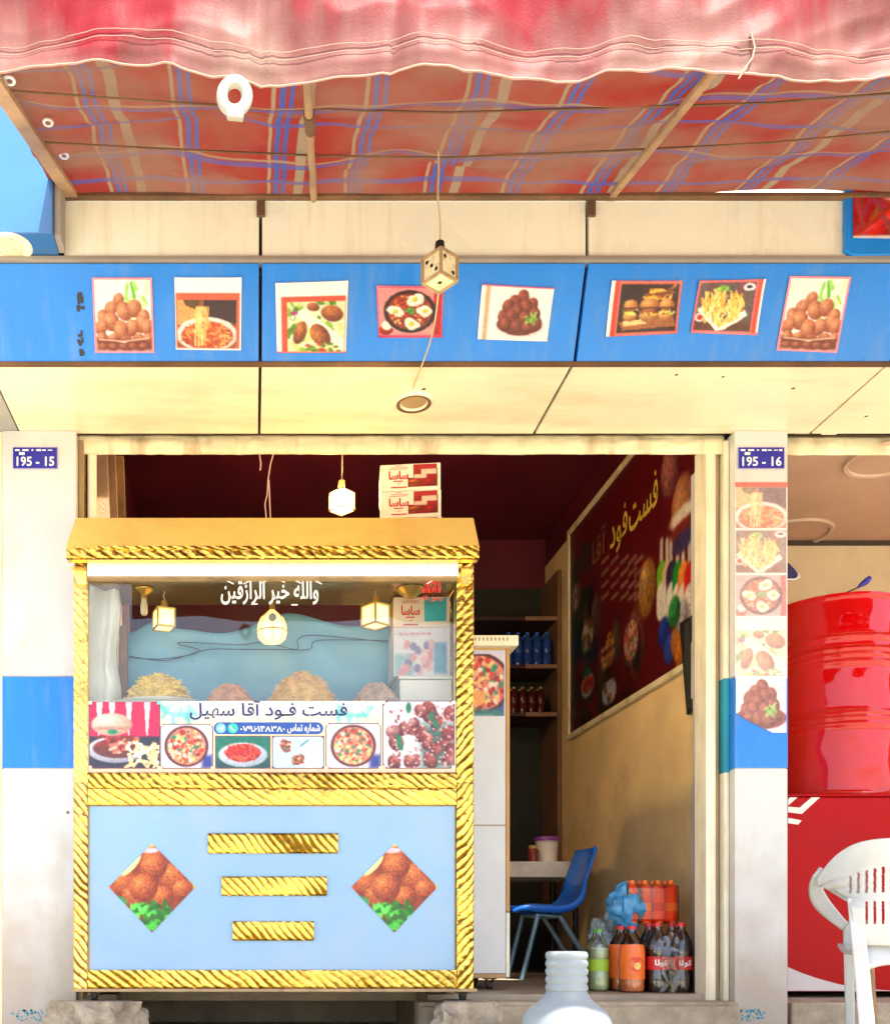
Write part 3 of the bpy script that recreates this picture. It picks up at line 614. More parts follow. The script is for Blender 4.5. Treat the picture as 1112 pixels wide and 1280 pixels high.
def plaid(t):
    uv = nn(t, 'ShaderNodeUVMap'); uv.uv_map = 'UVMap'
    nz = nn(t, 'ShaderNodeTexNoise'); nz.inputs['Scale'].default_value = 5; t.links.new(uv.outputs[0], nz.inputs['Vector'])
    sub = nn(t, 'ShaderNodeVectorMath', operation='MULTIPLY_ADD'); t.links.new(nz.outputs['Color'], sub.inputs[0]); sub.inputs[1].default_value = (.03, .03, 0); t.links.new(uv.outputs[0], sub.inputs[2])
    sp = nn(t, 'ShaderNodeSeparateXYZ'); t.links.new(sub.outputs[0], sp.inputs[0])
    def stripes(sock, per, off, stops):
        a = nn(t, 'ShaderNodeMath', operation='MULTIPLY_ADD'); a.inputs[1].default_value = 1/per; a.inputs[2].default_value = off; t.links.new(sock, a.inputs[0])
        f = nn(t, 'ShaderNodeMath', operation='FRACT'); t.links.new(a.outputs[0], f.inputs[0])
        cr = nn(t, 'ShaderNodeValToRGB'); cr.color_ramp.interpolation = 'LINEAR'; el = cr.color_ramp.elements
        el[0].position = 0; el[0].color = stops[0][1]; el[1].position = 1; el[1].color = stops[-1][1]
        for p, c in stops[1:-1]: e = el.new(p); e.color = c
        t.links.new(f.outputs[0], cr.inputs[0]); return cr.outputs
    N = (1, 0, 0, 0); RD = (.18, .024, .018, 0); BL = (.045, .055, .17, 1); TN = (.19, .135, .085, 1)
    def bands(lst):
        st = [(0, RD)]; e = .006
        for a, b, c in lst: st += [(a-e, RD), (a, c), (b, c), (b+e, RD)]
        return st+[(1, RD)]
    su = stripes(sp.outputs[0], .586, 1.0, bands([(.115, .13, TN), (.155, .18, BL), (.205, .225, BL), (.285, .335, TN), (.60, .615, TN), (.64, .665, BL), (.69, .71, BL)]))
    sv = stripes(sp.outputs[1], .42, .0, bands([(.32, .345, TN), (.36, .42, BL), (.86, .91, BL)]))
    mx = nn(t, 'ShaderNodeMix', data_type='RGBA'); al = nn(t, 'ShaderNodeMath', operation='MULTIPLY'); al.inputs[1].default_value = .72; t.links.new(sv[1], al.inputs[0]); t.links.new(al.outputs[0], mx.inputs[0]); t.links.new(su[0], mx.inputs[6]); t.links.new(sv[0], mx.inputs[7])
    dz = nn(t, 'ShaderNodeTexNoise'); dz.inputs['Scale'].default_value = 2.2; dz.inputs['Detail'].default_value = 7; t.links.new(uv.outputs[0], dz.inputs['Vector'])
    mr = nn(t, 'ShaderNodeMapRange'); mr.inputs[1].default_value = .38; mr.inputs[2].default_value = .60; mr.inputs[4].default_value = .74; t.links.new(dz.outputs[0], mr.inputs[0])
    m2 = nn(t, 'ShaderNodeMix', data_type='RGBA'); t.links.new(mr.outputs[0], m2.inputs[0]); t.links.new(mx.outputs[2], m2.inputs[6]); m2.inputs[7].default_value = (.165, .095, .062, 1)
    return creases(t, uv.outputs[0], m2.outputs[2], 3.5, .25, (.24, .13, .09, 1))
m_plaid = M_cloth('plaid_cloth', plaid, .17)
def canopy(u, v):
    X = X0A+u*(X1A-X0A); Y = 3.80-v*(3.80-YA)
    z = can_z(Y); ed = min(1, v*9)
    s = .014*math.sin(X*7+Y*3)+.036*noise.noise(Vector((X*1.9, Y*3.5, 2)))+.018*noise.noise(Vector((X*5, Y*9, 7)))+.02*(.4-abs(noise.noise(Vector((X*3+Y, Y*6, 4)))))
    s -= .022*math.cos((Y-3.1)*2*PI/.42)*(.5+.5*math.sin(X*2.1+1))
    lift = .030*math.exp(-((X-2.0)/.42)**2)+.006*math.exp(-((X+.45)/.2)**2)
    return Vector((X, Y, z+.03*ed+s*(.12+.88*ed)-.012*(1-ed)+lift*(1-ed)))
mb = MB(); mb.grid(canopy, 330, 90, uvfn=lambda u, v: (X0A+u*(X1A-X0A)+.4925+.09, 3.80-v*(3.80-YA)))
part('canopy', mb, m_plaid, awn, smooth=180, fixn=False)
# valance: hangs from the outer edge, ragged hem, seam lines
hem = [(-140, 102), (0, 100), (60, 94), (130, 90), (200, 97), (270, 108), (330, 112), (430, 108), (540, 107), (640, 108), (720, 102), (780, 96), (815, 103), (845, 109), (930, 113), (1010, 115), (1060, 111), (1112, 104), (1300, 108), (1900, 106)]
def hemz(X):
    px = CX+X*F/YA
    for (a, b), (c, d) in zip(hem[:-1], hem[1:]):
        if a <= px <= c:
            t = (px-a)/(c-a); t = t*t*(3-2*t); return PZ(b+(d-b)*t, YA)
    return PZ(105, YA)
ztop = can_z(YA)+.03
def valance(u, v, oy=0):
    X = X0A+u*(X1A-X0A); zb = hemz(X); z = ztop+(zb-ztop)*v
    px = CX+X*F/YA
    d = .055*noise.noise(Vector((X*2.6, 0, z*3)))*(.3+.7*v)+.016*noise.noise(Vector((X*8, 3, z*4.5)))+.006*noise.noise(Vector((X*22, 6, z*9)))
    d += .05*(.5-abs(noise.noise(Vector((X*2.2+z*1.2, 9, z*3.2-X*.5)))))*.6+.016*(.5-abs(noise.noise(Vector((X*6-z*4, 2, z*7)))))
    d += .012*math.exp(-((px-325)/9)**2)*-1+.008*math.exp(-((px-490-(z-2.5)*60)/7)**2)*-1
    d += .0035*math.exp(-((v-.86)/.012)**2)+.0035*math.exp(-((v-.90)/.012)**2)
    fold = .006*math.sin(u*90+noise.noise(Vector((X*2, 0, 0)))*4)*(.3+.7*v)
    return Vector((X, YA-.012-d-fold*.5+oy, z))
def valance_col(t):
    tc = nn(t, 'ShaderNodeTexCoord'); mp = nn(t, 'ShaderNodeMapping'); mp.inputs['Scale'].default_value = (1, 1, .35); t.links.new(tc.outputs['Object'], mp.inputs[0])
    n1 = nn(t, 'ShaderNodeTexNoise'); n1.inputs['Scale'].default_value = 3.0; n1.inputs['Detail'].default_value = 7; n1.inputs['Roughness'].default_value = .6; t.links.new(mp.outputs[0], n1.inputs['Vector'])
    mp2 = nn(t, 'ShaderNodeMapping'); mp2.inputs['Scale'].default_value = (1, 1, .07); t.links.new(tc.outputs['Object'], mp2.inputs[0])
    n2 = nn(t, 'ShaderNodeTexNoise'); n2.inputs['Scale'].default_value = 28; n2.inputs['Detail'].default_value = 4; t.links.new(mp2.outputs[0], n2.inputs['Vector'])
    ad = nn(t, 'ShaderNodeMath', operation='MULTIPLY_ADD'); ad.inputs[1].default_value = .16; t.links.new(n2.outputs[0], ad.inputs[0]); t.links.new(n1.outputs[0], ad.inputs[2])
    spz = nn(t, 'ShaderNodeSeparateXYZ'); t.links.new(tc.outputs['Object'], spz.inputs[0])
    wz = nn(t, 'ShaderNodeMapRange'); wz.inputs[1].default_value = -.62; wz.inputs[2].default_value = -.86; wz.inputs[3].default_value = -.06; wz.inputs[4].default_value = .16; t.links.new(spz.outputs[2], wz.inputs[0])
    n4 = nn(t, 'ShaderNodeTexNoise'); n4.inputs['Scale'].default_value = 1.3; n4.inputs['Detail'].default_value = 3; t.links.new(tc.outputs['Object'], n4.inputs['Vector'])
    a2 = nn(t, 'ShaderNodeMath', operation='MULTIPLY_ADD'); a2.inputs[1].default_value = .5; t.links.new(n4.outputs[0], a2.inputs[0]); t.links.new(wz.outputs[0], a2.inputs[2])
    a3 = nn(t, 'ShaderNodeMath', operation='ADD'); t.links.new(a2.outputs[0], a3.inputs[0]); t.links.new(ad.outputs[0], a3.inputs[1])
    a4 = nn(t, 'ShaderNodeMath', operation='SUBTRACT'); a4.inputs[1].default_value = .225; t.links.new(a3.outputs[0], a4.inputs[0]); ad = a4
    cr = nn(t, 'ShaderNodeValToRGB'); e = cr.color_ramp.elements; e[0].position = .50; e[0].color = (.19, .012, .018, 1); e[1].position = .98; e[1].color = (.25, .175, .135, 1)
    x = e.new(.60); x.color = (.165, .05, .048, 1); x = e.new(.74); x.color = (.19, .088, .076, 1)
    t.links.new(ad.outputs[0], cr.inputs[0]); c_, h_ = creases(t, tc.outputs['Object'], cr.outputs[0], 3.2, .30, (.32, .22, .17, 1)); return c_, h_
m_val = M_cloth('faded_red_cloth', valance_col, .15, .016)
mb = MB(); mb.grid(valance, 420, 46); va = part('valance', mb, m_val, awn, smooth=180, fixn=False)
m_hem = M('hem_thread', (.33, .20, .15), .8, var=.15)
mb = MB()
for off, wv in ((.0, .0022), (-.055, .0009), (-.072, .0009)):
    pts = []
    for k in range(300):
        u = .001+k/300*.998; p = valance(u, 1); z = hemz(p.x)-off*(1 if off else 1)
        vv = 1+off/(ztop-hemz(p.x)) if off else 1
        q = valance(u, vv); pts.append(q+Vector((0, -.004, 0)))
    mb.tube(pts, wv, 5)
part('hem', mb, m_val if False else m_hem, va, smooth=180)
# rafters
def on_can(x, y, drop=.03):
    ry = (CY-y)/F; Y = (2.785-SL*YW)/(ry-SL); p = P(x, y, Y); return p+Vector((0, 0, 0))
def rafter(xa, ya, xb, yb, r, m, flat=None):
    a, b = on_can(xa, ya), on_can(xb, yb); d = (b-a).normalized(); b2 = a+d*((YA+.03-a.y)/d.y)
    pts = [a+(b2-a)*(k/12)+Vector((.004*noise.noise(Vector((k*.7, xa, 0))), 0, -.016)) for k in range(13)]
    mb = MB()
    if flat: 
        s = Vector((flat, 0, 0)); nz = Vector((0, 0, .02)); mb.hexa([pts[0]-s, pts[0]+s, pts[-1]+s, pts[-1]-s, pts[0]-s+nz, pts[0]+s+nz, pts[-1]+s+nz, pts[-1]-s+nz])
        return part('rafter', mb, m, awn, bevel=.003)
    mb.tube(pts, r, 12); o = part('rafter', mb, m, awn, smooth=60)
    mb = MB(); mb.tube([pts[5], pts[6]], r*1.35, 12); part('collar', mb, m_rust, o, smooth=40); return o
m_rafter = M('brown_pole', (.36, .22, .12), .6, var=.25, dirt=(.16, .08, .04), damt=.6, dscale=8)
rafter(90, 243, 8, 122, .022, m_rafter, flat=.025); rafter(392, 243, 385, 115, .013, m_rafter); rafter(762, 246, 868, 115, .02, m_rafter, flat=.013)
rafter(1210, 243, 1400, 115, .02, m_rafter)
for pts in ([(4, 114), (40, 117), (300, 135), (560, 142), (800, 135), (960, 130), (1112, 118), (1300, 108)], [(54, 179), (200, 187), (400, 196), (560, 198), (760, 190), (960, 180), (1112, 166), (1300, 150)]):
    q = [on_can(x, y)+Vector((0, 0, .004)) for x, y in pts]
    Q = []
    for k in range(len(q)-1):
        for s in range(6): Q.append(q[k].lerp(q[k+1], s/6))
    mb = MB(); mb.tube(Q+[q[-1]], .0035, 6); part('support_wire', mb, m_rust, awn, smooth=60)
boxp('wall_bar', m_rust, awn, PX(78, YW), 4.7, YW-.03, YW-.004, PZ(250, YW-.01), PZ(244.5, YW-.01), bevel=.003)
m_eye = M('eyelet_metal', (.75, .75, .78), .3, metal=.6)
for x, y in ((80, 197), (60, 156), (12, 104)):
    c = on_can(x, y)+Vector((0, 0, .006)); mb = MB(); mb.lathe([(.009, 0), (.017, 0), (.018, .003), (.009, .003)], c, 16, caps=False); part('eyelet', mb, m_eye, awn, smooth=40)
# loose thread
mb = MB(); mb.tube([P(x, y, YA-.05) for x, y in ((938, 40), (943, 58), (940, 72), (930, 86), (923, 98))], .0022, 5); part('thread', mb, m_hem, va)

# plastic ring on the valance
ring = thing('plastic_ring', 'white plastic ring hook hanging from the red awning edge', 'ring hook', P(293, 120, YA-.04))
c = P(293, 120, YA-.045); mb = MB(); n = 40
m_ring = M('aged_ring_plastic', (.31, .28, .23), .4, var=.08); prof = [(0.028+.013*math.cos(a), .008*math.sin(a)) for a in [2*PI*k/10 for k in range(10)]]
vs = []; fs = []
for i in range(n):
    for r, yy in prof:
        a = 2*PI*i/n; vs.append(c+Vector((r*math.cos(a), yy, r*math.sin(a)*1.18)))
for i in range(n):
    for k in range(10): fs.append((i*10+k, i*10+(k+1) % 10, ((i+1) % n)*10+(k+1) % 10, ((i+1) % n)*10+k))
mb.add(vs, fs); part('hook_ring', mb, m_ring, ring, smooth=60)
mb = MB(); b0 = [P(x, y, YA-.052) for x, y in ((281, 134), (305, 134), (304, 147), (284, 145))]; mb.prism(b0, (0, .014, 0)); part('hook_tab', mb, m_ring, ring, bevel=.003)

# ------------------------------------------------------------------ neighbour sign boxes
YS = 3.68
sb = thing('sign_box', 'blue shop sign box with a round downlight beside the awning pole', 'sign box', (PX(40, YS), YS, PZ(290, YS)))
m_bluebox = M('sunlit_sign_blue', (.04, .135, .34), .12, var=.05)
xr = PX(66, YS); zb0 = PZ(291, YS)
mb = MB(); mb.box(-2.44, xr, YS, YW+.02, zb0, E+3.6); part('cabinet', mb, m_bluebox, sb, bevel=.004)
mb = MB(); mb.box(xr+.0015, xr+.024, YS+.02, YW-.015, zb0+.004, E+3.6); part('side_trim', mb, m_greybar, sb)
c = Vector((PX(13, 3.755), 3.755, zb0)); mb = MB(); mb.lathe([(.055, -.003), (.075, -.006), (.082, -.001)], c, 28, caps=False); d = part('downlight_ring', mb, m_frame2, sb, smooth=40)
mb = MB(); mb.lathe([(.002, -.004), (.055, -.003)], c, 28, caps=False); part('lens', mb, m_lampoff, d)
s2 = thing('picture_sign', 'blue framed sign with a red picture, right end of the fascia', 'sign', P(1085, 275, YW-.02))
def sgn(px, py): return P(px, py, YW-.02)
mb = MB(); mb.prism([sgn(1056, 312), sgn(1066, 318), sgn(1190, 316), sgn(1190, 225), sgn(1056, 225)], (0, .018, 0)); part('board', mb, M('bright_blue_board', (.006, .22, .72), .35, var=.12), s2, bevel=.002)
cv = Cv(60, 1.25, (.70, .05, .06)); g = random.Random(8)
for k in range(30): cv.line([(g.random(), .1), (g.random(), .95)], .03, (.75+g.uniform(-.2, .2), .12+g.uniform(-.08, .25), .15+g.uniform(-.1, .2)))
cv.rect(.3, 0, 1, .1, (.93, .88, .75)); cv.ell(.5, 1.02, .8, .10, (.95, .93, .95)); cv.ell(.55, 1.09, .8, .12, (.02, .45, .9)); cv.ell(.6, .25, .3, .04, (.95, .7, .7))
picture('picture', cv, [P(1066, 232, YW-.024), P(1180, 232, YW-.024), P(1180, 302, YW-.024), P(1066, 297, YW-.024)], s2)

# ------------------------------------------------------------------ downlight in the soffit, die-shaped lamp
dl = thing('downlight', 'round recessed downlight in the cream soffit above the doorway', 'ceiling light', (PX(517, 4.255), 4.255, Z_b0))
c = Vector((PX(517, 4.255), 4.255, Z_b0)); mb = MB(); mb.lathe([(.052, .002), (.058, -.010), (.075, -.012), (.085, -.004), (.085, 0)], c, 36, caps=False); part('trim_ring', mb, m_frame2, dl, smooth=35)
mb = MB(); mb.lathe([(.001, -.004), (.052, -.003)], c, 30, caps=False); part('lens', mb, M('brown_lens', (.35, .25, .12), .3), dl)
mb = MB(); mb.lathe([(.0585, -.0105), (.064, -.013), (.0735, -.0125)], c, 36, caps=False); part('inner_ring', mb, m_rust, dl)
wr = thing('loose_wire', 'thin loose wire running from the cube lamp to the soffit downlight', 'wire', P(545, 360, 3.6))
A, B = P(549, 352, 3.47), P(517, 495, 4.23); pts = [A.lerp(B, t)+Vector((.012*math.sin(t*5), 0, -.05*math.sin(PI*t)*.5)) for t in [k/16 for k in range(17)]]
mb = MB(); mb.tube(pts, .003, 6); part('cable', mb, m_wire, wr)
def cube_lamp(name, label, c, s, yaw, mat_face, mat_edge, cord_top, holder, lit=False, group=None, cap=.05):
    """die-shaped lamp: c = centre of the cube"""
    o = thing(name, label, 'lamp', c, group)
    rot = Matrix.Rotation(yaw, 3, 'Z'); h = s/2
    mb = MB()
    for i in (-1, 1):
        for j in (-1, 1):
            mb.tube([rot@Vector((i*h, j*h, -h)), rot@Vector((i*h, j*h, h))], s*.07, 6)
            mb.tube([rot@Vector((-h, i*h, j*h)), rot@Vector((h, i*h, j*h))], s*.07, 6); mb.tube([rot@Vector((i*h, -h, j*h)), rot@Vector((i*h, h, j*h))], s*.07, 6)
    part('frame', mb, mat_edge, o, local=True, smooth=40)
    mb = MB(); k = h*.98
    mb.hexa([rot@Vector(p) for p in ((-k, -k, -k), (k, -k, -k), (k, k, -k), (-k, k, -k), (-k, -k, k), (k, -k, k), (k, k, k), (-k, k, k))]); sh = part('shade', mb, mat_face, o, local=True)
    pips = []
    for ax in range(4):
        r2 = Matrix.Rotation(yaw+ax*PI/2, 3, 'Z')
        for (u, v) in [(-.5, .5), (.5, -.5), (0, 0)][: (3 if ax % 2 else 2)]:
            ctr = r2@Vector((u*h, -h*1.0, v*h)); q = [ctr+r2@Vector((s*.085*math.cos(t), -.001, s*.085*math.sin(t))) for t in [2*PI*i/8 for i in range(8)]]; pips.append(q)
    if not lit: 
        q = [rot@Vector((s*.09*math.cos(t), s*.09*math.sin(t), -h-.001)) for t in [2*PI*i/10 for i in range(10)]]; pips.append(q)
        for q in pips: mb = MB(); mb.add(q, [tuple(range(len(q)))]); part('pip', mb, m_black, sh, local=True, fixn=False)
    mb = MB(); mb.lathe([(s*.2, h), (s*.22, h+cap*.3), (s*.19, h+cap), (s*.1, h+cap*1.1)], (0, 0, 0), 14); part('socket', mb, holder, o, local=True, smooth=40)
    if cord_top is not None:
        ct = Vector(cord_top)-Vector(c); mb = MB(); st = Vector((0, 0, h+cap)); mb.tube([st.lerp(ct, t)+Vector((.003*math.sin(t*9), 0, 0)) for t in [k/10 for k in range(11)]], .003, 6); part('cord', mb, m_wire, o, local=True)
    return o
cube_lamp('hanging_lamp', 'unlit die-shaped cube lamp with black pips hanging under the awning', P(549.5, 338, 3.45), .082, R(38), m_lampoff, m_railbrown, on_can(547, 196)+Vector((0, 0, .02)), m_black, cap=.055)

# ------------------------------------------------------------------ posters on the blue band
red = (.78, .20, .16)
posters = [
 ('kofta poster in portrait format with fried potatoes-like meatballs and green herbs, far left of the blue band', 0, [(115, 347), (190, 347), (193, 441), (119, 441)]),
]
K = pic_kofta(66, .8)
cvk = framed(74, .8, K, .04, .03, .96, .97, (.93, .55, .62))
PA = pic_pasta(64, 1.2); cvp = framed(76, .92, PA, .04, .30, .92, .96, (.85, .36, .26), [(0, 0, 1, .21, (.95, .95, .96)), (0, 0, .02, 1, (.95, .9, .9)), (0, .97, 1, 1, (.96, .92, .92)), (.97, 0, 1, 1, (.96, .95, .96))])
NU = pic_nuggets(64, 1.1); cvn = framed(80, 1.0, NU, .16, .28, .96, .97, (.83, .30, .20), [(0, 0, 1, .2, (.95, .94, .93)), (0, 0, .08, 1, (.96, .94, .94)), (.97, 0, 1, 1, (.95, .9, .85)), (0, .975, 1, 1, (.9, .4, .35))])
EG = pic_eggs(72, 1.2); cve = framed(80, 1.25, EG, .02, .04, .98, .94, (.85, .35, .50), [(0, .95, 1, 1, (.85, .2, .35))])
BA = pic_balls(66, 1.25); cvb = framed(80, 1.3, BA, .16, .04, .99, .96, (.95, .92, .92), [(.0, 0, .07, 1, (.94, .94, .95)), (.07, 0, .13, 1, (.93, .65, .48)), (0, 0, 1, .03, (.75, .25, .5))])
BU = pic_burgers(70, 1.2); cvu = framed(80, 1.3, BU, .15, .07, .96, .93, (.86, .42, .38), [(0, 0, .06, 1, (.95, .95, .95)), (.06, 0, .12, 1, (.85, .22, .14))])
FR = pic_fries(70, 1.2); cvf = framed(80, 1.28, FR, .04, .05, .88, .94, (.88, .42, .42), [(.90, 0, .96, 1, (.85, .28, .2)), (.96, 0, 1, 1, (.96, .93, .93)), (0, .95, 1, 1, (.92, .5, .5))])
P8 = [('portrait poster of round brown kofta balls with green leaves, left end of the blue band', cvk, [(115, 347), (190, 347), (193, 441), (119, 441)]),
      ('poster of spaghetti on a plate with a blank white top strip, on the blue band', cvp, [(218, 347), (302, 347), (301, 438), (220, 437)]),
      ('poster of fried chicken on salad with white top and left margins, on the blue band', cvn, [(344, 354), (435, 351), (432, 441), (346, 441)]),
      ('poster of a black pan of fried eggs, on the blue band behind the cube lamp', cve, [(470, 357), (554, 358), (552, 422), (473, 422)]),
      ('poster of brown meatballs on a white plate with an orange stripe, on the blue band', cvb, [(602, 355), (692, 360), (683, 427), (596, 424)]),
      ('poster of three small burgers on a dark background, on the blue band', cvu, [(764, 351), (852, 351), (845, 417), (756, 421)]),
      ('poster of a tray of yellow chips on the blue band', cvf, [(873, 351), (956, 349), (945, 419), (862, 416)]),
      ('slanting portrait poster of kofta balls with green leaves, right end of the blue band', cvk, [(986, 345), (1063, 346), (1045, 441), (969, 438)])]
for lab, cv, cs in P8:
    root_c = band_pt(sum(c[0] for c in cs)/4, sum(c[1] for c in cs)/4)
    o = picture('food_poster', cv, [band_pt(x, y, .0035) for x, y in cs], None, curl=.006 if cv is not cvk else .001)
    tag(o, lab, 'poster', 'food posters on the blue band')

# ------------------------------------------------------------------ number plates
def plate(px0, px1, num, lab):
    Y = 4.497; o = thing('number_plate', lab, 'number plate', P((px0+px1)/2, 572, Y), 'house number plates')
    mb = MB(); mb.box(PX(px0, Y), PX(px1, Y), Y-.002, Y+.0015, PZ(586, Y), PZ(559, Y)); part('plate', mb, m_navy, o, bevel=.0008)
    yy = Y-.0032
    mb = MB(); x0, x1, z0, z1 = PX(px0, Y), PX(px1, Y), PZ(586, Y), PZ(559, Y); t = .0016
    mb.box(x0, x1, yy+.0006, yy+.001, z0, z0+t); mb.box(x0, x1, yy+.0006, yy+.001, z1-t, z1); mb.box(x0, x0+t, yy+.0006, yy+.001, z0+t, z1-t); mb.box(x1-t, x1, yy+.0006, yy+.001, z0+t, z1-t)
    part('border', mb, M('plate_border', (.55, .45, .6), .4), o)
    lettering('number', num, m_txtwhite, o, P(px0+4, 583, 0) if False else (PX(px0+5, Y), yy, PZ(583, Y)), (PX(px1-4, Y), yy, PZ(583, Y)), (PX(px0+5, Y), yy, PZ(571, Y)), bold=.02)
    mb = MB(); g = random.Random(5)
    x = px0+3
    while x < px1-5:
        wd = g.uniform(2, 8); hh = g.uniform(1, 2.4); mb.quad((PX(x, Y), yy, PZ(563+hh/2, Y)), (PX(x+wd, Y), yy, PZ(563+hh/2, Y)), (PX(x+wd, Y), yy, PZ(563-hh/2, Y)), (PX(x, Y), yy, PZ(563-hh/2, Y))); x += wd+g.uniform(1, 4)
    mb.quad((PX(px0+8, Y), yy, PZ(569, Y)), (PX(px0+15, Y), yy, PZ(569, Y)), (PX(px0+15, Y), yy, PZ(565.5, Y)), (PX(px0+8, Y), yy, PZ(565.5, Y)))
    part('small_print', mb, m_txtwhite, o, fixn=False)
plate(16, 72, '195 - 15', 'blue number plate reading 195 - 15 on the left column')
plate(922, 980, '195 - 16', 'blue number plate reading 195 - 16 on the right column')

# ------------------------------------------------------------------ sticker strip on the right column
st = thing('sticker_strip', 'faded vertical strip of food pictures stuck on the right column, torn at the bottom', 'stickers', P(951, 760, 4.497))
def sticker(name, cv, y0, y1, fade, x0=919.5, x1=982.5, mask=None, yo=.0025):
    cv.fade(min(.6, fade+.08), (1, .93, .95)); Y = 4.5-yo
    return picture(name, cv, [(PX(x0, Y), Y, PZ(y0, Y)), (PX(x1, Y), Y, PZ(y0, Y)), (PX(x1, Y), Y, PZ(y1, Y)), (PX(x0, Y), Y, PZ(y1, Y))], st, mask=mask)
mb = MB(); Y = 4.4985
mb.box(PX(918.5, Y), PX(983.5, Y), Y-.0008, Y-.0002, PZ(848, Y), PZ(603, Y)); part('backing', mb, M('sticker_paper', (.80, .68, .68), .45), st)
mb = MB(); mb.box(PX(918.5, Y), PX(983.5, Y), Y-.0020, Y-.0010, PZ(609, Y), PZ(603, Y)); part('red_edge', mb, M('faded_red_edge', (.66, .16, .14), .45), st)
sticker('pasta_picture', pic_pasta(60, 1.2), 609, 660, .42); sticker('chips_picture', pic_fries(60, 1.15), 663, 716, .45); sticker('egg_picture', pic_eggs(60, 1.2), 719, 770, .5)
sticker('chicken_picture', pic_nuggets(60, 1.1), 788, 845, .5)
sticker('meatball_picture', pic_balls(64, .95), 847, 917, .22, mask=lambda u, v: v < .62+.38*min(1, u*1.3)**.8 and v < .985, yo=.0035)
# ------------------------------------------------------------------ golden food cart
YC = 4.25
cart = thing('food_cart', 'golden framed glass food cart with pale blue front panel and gold roof', 'food cart', (PX(342, YC), 4.5, FZ))
xa, xb, xc, xd = PX(92, YC), PX(110, YC), PX(570, YC), PX(592, YC)
YR = 4.80
def cz(y): return PZ(y, YC)
def ribs(o, U, V, N, L, H, sp, slant, amp, seed=0, wr=.0, ampf=None, thick=.012, dark=.42):
    """embossed foil strip: o corner, U along, V across, N outwards"""
    o, U, V, N = Vector(o), Vector(U), Vector(V), Vector(N)
    nu = max(8, int(L/.0036)); nv = max(6, int(H/.005)); mb = MB(); cols = []
    def fn(u, v):
        uu = (u*(nu+2)-1)/nu; vv = (v*(nv+2)-1)/nv; ins = 0 <= uu <= 1.0001 and -.0001 <= vv <= 1.0001
        uu = min(1, max(0, uu)); vv = min(1, max(0, vv)); x, y = uu*L, vv*H
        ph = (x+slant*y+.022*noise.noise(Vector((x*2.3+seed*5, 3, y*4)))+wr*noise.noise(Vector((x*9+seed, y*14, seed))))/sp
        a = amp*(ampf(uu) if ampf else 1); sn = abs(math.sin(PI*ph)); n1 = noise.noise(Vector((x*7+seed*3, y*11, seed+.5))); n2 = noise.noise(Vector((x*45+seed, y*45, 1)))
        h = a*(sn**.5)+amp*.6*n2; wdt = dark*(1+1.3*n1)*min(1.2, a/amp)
        g = (sn-wdt)/.22+.5+.5*n2; cols.append(min(1, max(0, g))); cols[-1] = cols[-1]*(.72+.28*min(1, max(0, .5+(ph % 1-.5)*1.2+n1)))  # groove shade and rib-side tone painted into the vertex colour
        h *= min(1, vv*7, (1-vv)*7)**.5 if 0 < vv < 1 else 0
        return o+U*x+V*y+N*(h+(0 if ins else -thick))
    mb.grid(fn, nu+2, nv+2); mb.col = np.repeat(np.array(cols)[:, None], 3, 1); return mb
EX, EZ, NY = (1, 0, 0), (0, 0, 1), (0, -1, 0)
zbot, ztopp = cz(1236), cz(700)
# posts
for x0, x1, sd in ((xa, xb-.001, 3), (xc+.001, xd, 9)):
    mb = MB(); mb.box(x0, x1, YC+.004, YC+.06, zbot, ztopp); p = part('post', mb, m_gold, cart)
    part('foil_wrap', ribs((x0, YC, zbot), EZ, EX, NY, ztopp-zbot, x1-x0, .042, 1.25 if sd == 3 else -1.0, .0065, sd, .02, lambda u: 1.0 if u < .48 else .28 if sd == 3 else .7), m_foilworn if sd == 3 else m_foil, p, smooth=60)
    mb = MB(); mb.box(x0, x1, YR-.05, YR, zbot, ztopp-.01); part('post', mb, m_gold, cart)
zb1 = cz(1213); zm0, zm1, zm2 = cz(1006), cz(986), cz(966)
for z0, z1, sp, sl, am, sd in ((zbot, zb1, .046, -1.2, .004, 1), (zm0, zm1-.001, .056, -1.4, .003, 4), (zm1, zm2, .041, -1.2, .006, 6)):
    mb = MB(); mb.box(xb, xc, YC+.005, YC+.05, z0, z1); p = part('rail', mb, m_gold, cart)
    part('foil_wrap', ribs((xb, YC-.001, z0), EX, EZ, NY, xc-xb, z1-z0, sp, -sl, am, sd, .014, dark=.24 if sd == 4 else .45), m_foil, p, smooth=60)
mb = MB(); mb.box(xa-.004, xd+.012, YC-.01, YR, zbot-.014, zbot-.001); part('base_plate', mb, m_railbrown, cart, bevel=.002)
# front panel
pn = boxp('front_panel', m_cartblue, cart, xb-.003, xc+.003, YC+.012, YC+.03, zb1-.003, zm0+.003)
mb = MB(); zz = YC+.0105
mb.box(xb, xc, zz, YC+.0115, zm0-.006, zm0); mb.box(xb, xb+.005, zz, YC+.0115, zb1, zm0-.006); mb.box(xc-.005, xc, zz, YC+.0115, zb1, zm0-.006); part('panel_edge', mb, m_railbrown, pn)
for x0, x1, y0, y1, sd in ((260, 422, 1042, 1067, 2), (277, 408, 1096, 1120, 5), (291, 392, 1152, 1176, 8)):
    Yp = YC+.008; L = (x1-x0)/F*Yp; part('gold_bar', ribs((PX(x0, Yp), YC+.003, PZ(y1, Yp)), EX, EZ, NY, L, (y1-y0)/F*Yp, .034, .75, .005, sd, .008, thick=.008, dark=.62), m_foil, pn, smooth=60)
cvd0 = pic_diamond(120); cvd = Cv(84, 1, (0, 0, 0))
ss, tt = np.meshgrid((np.arange(84)+.5)/84, (np.arange(84)+.5)/84)
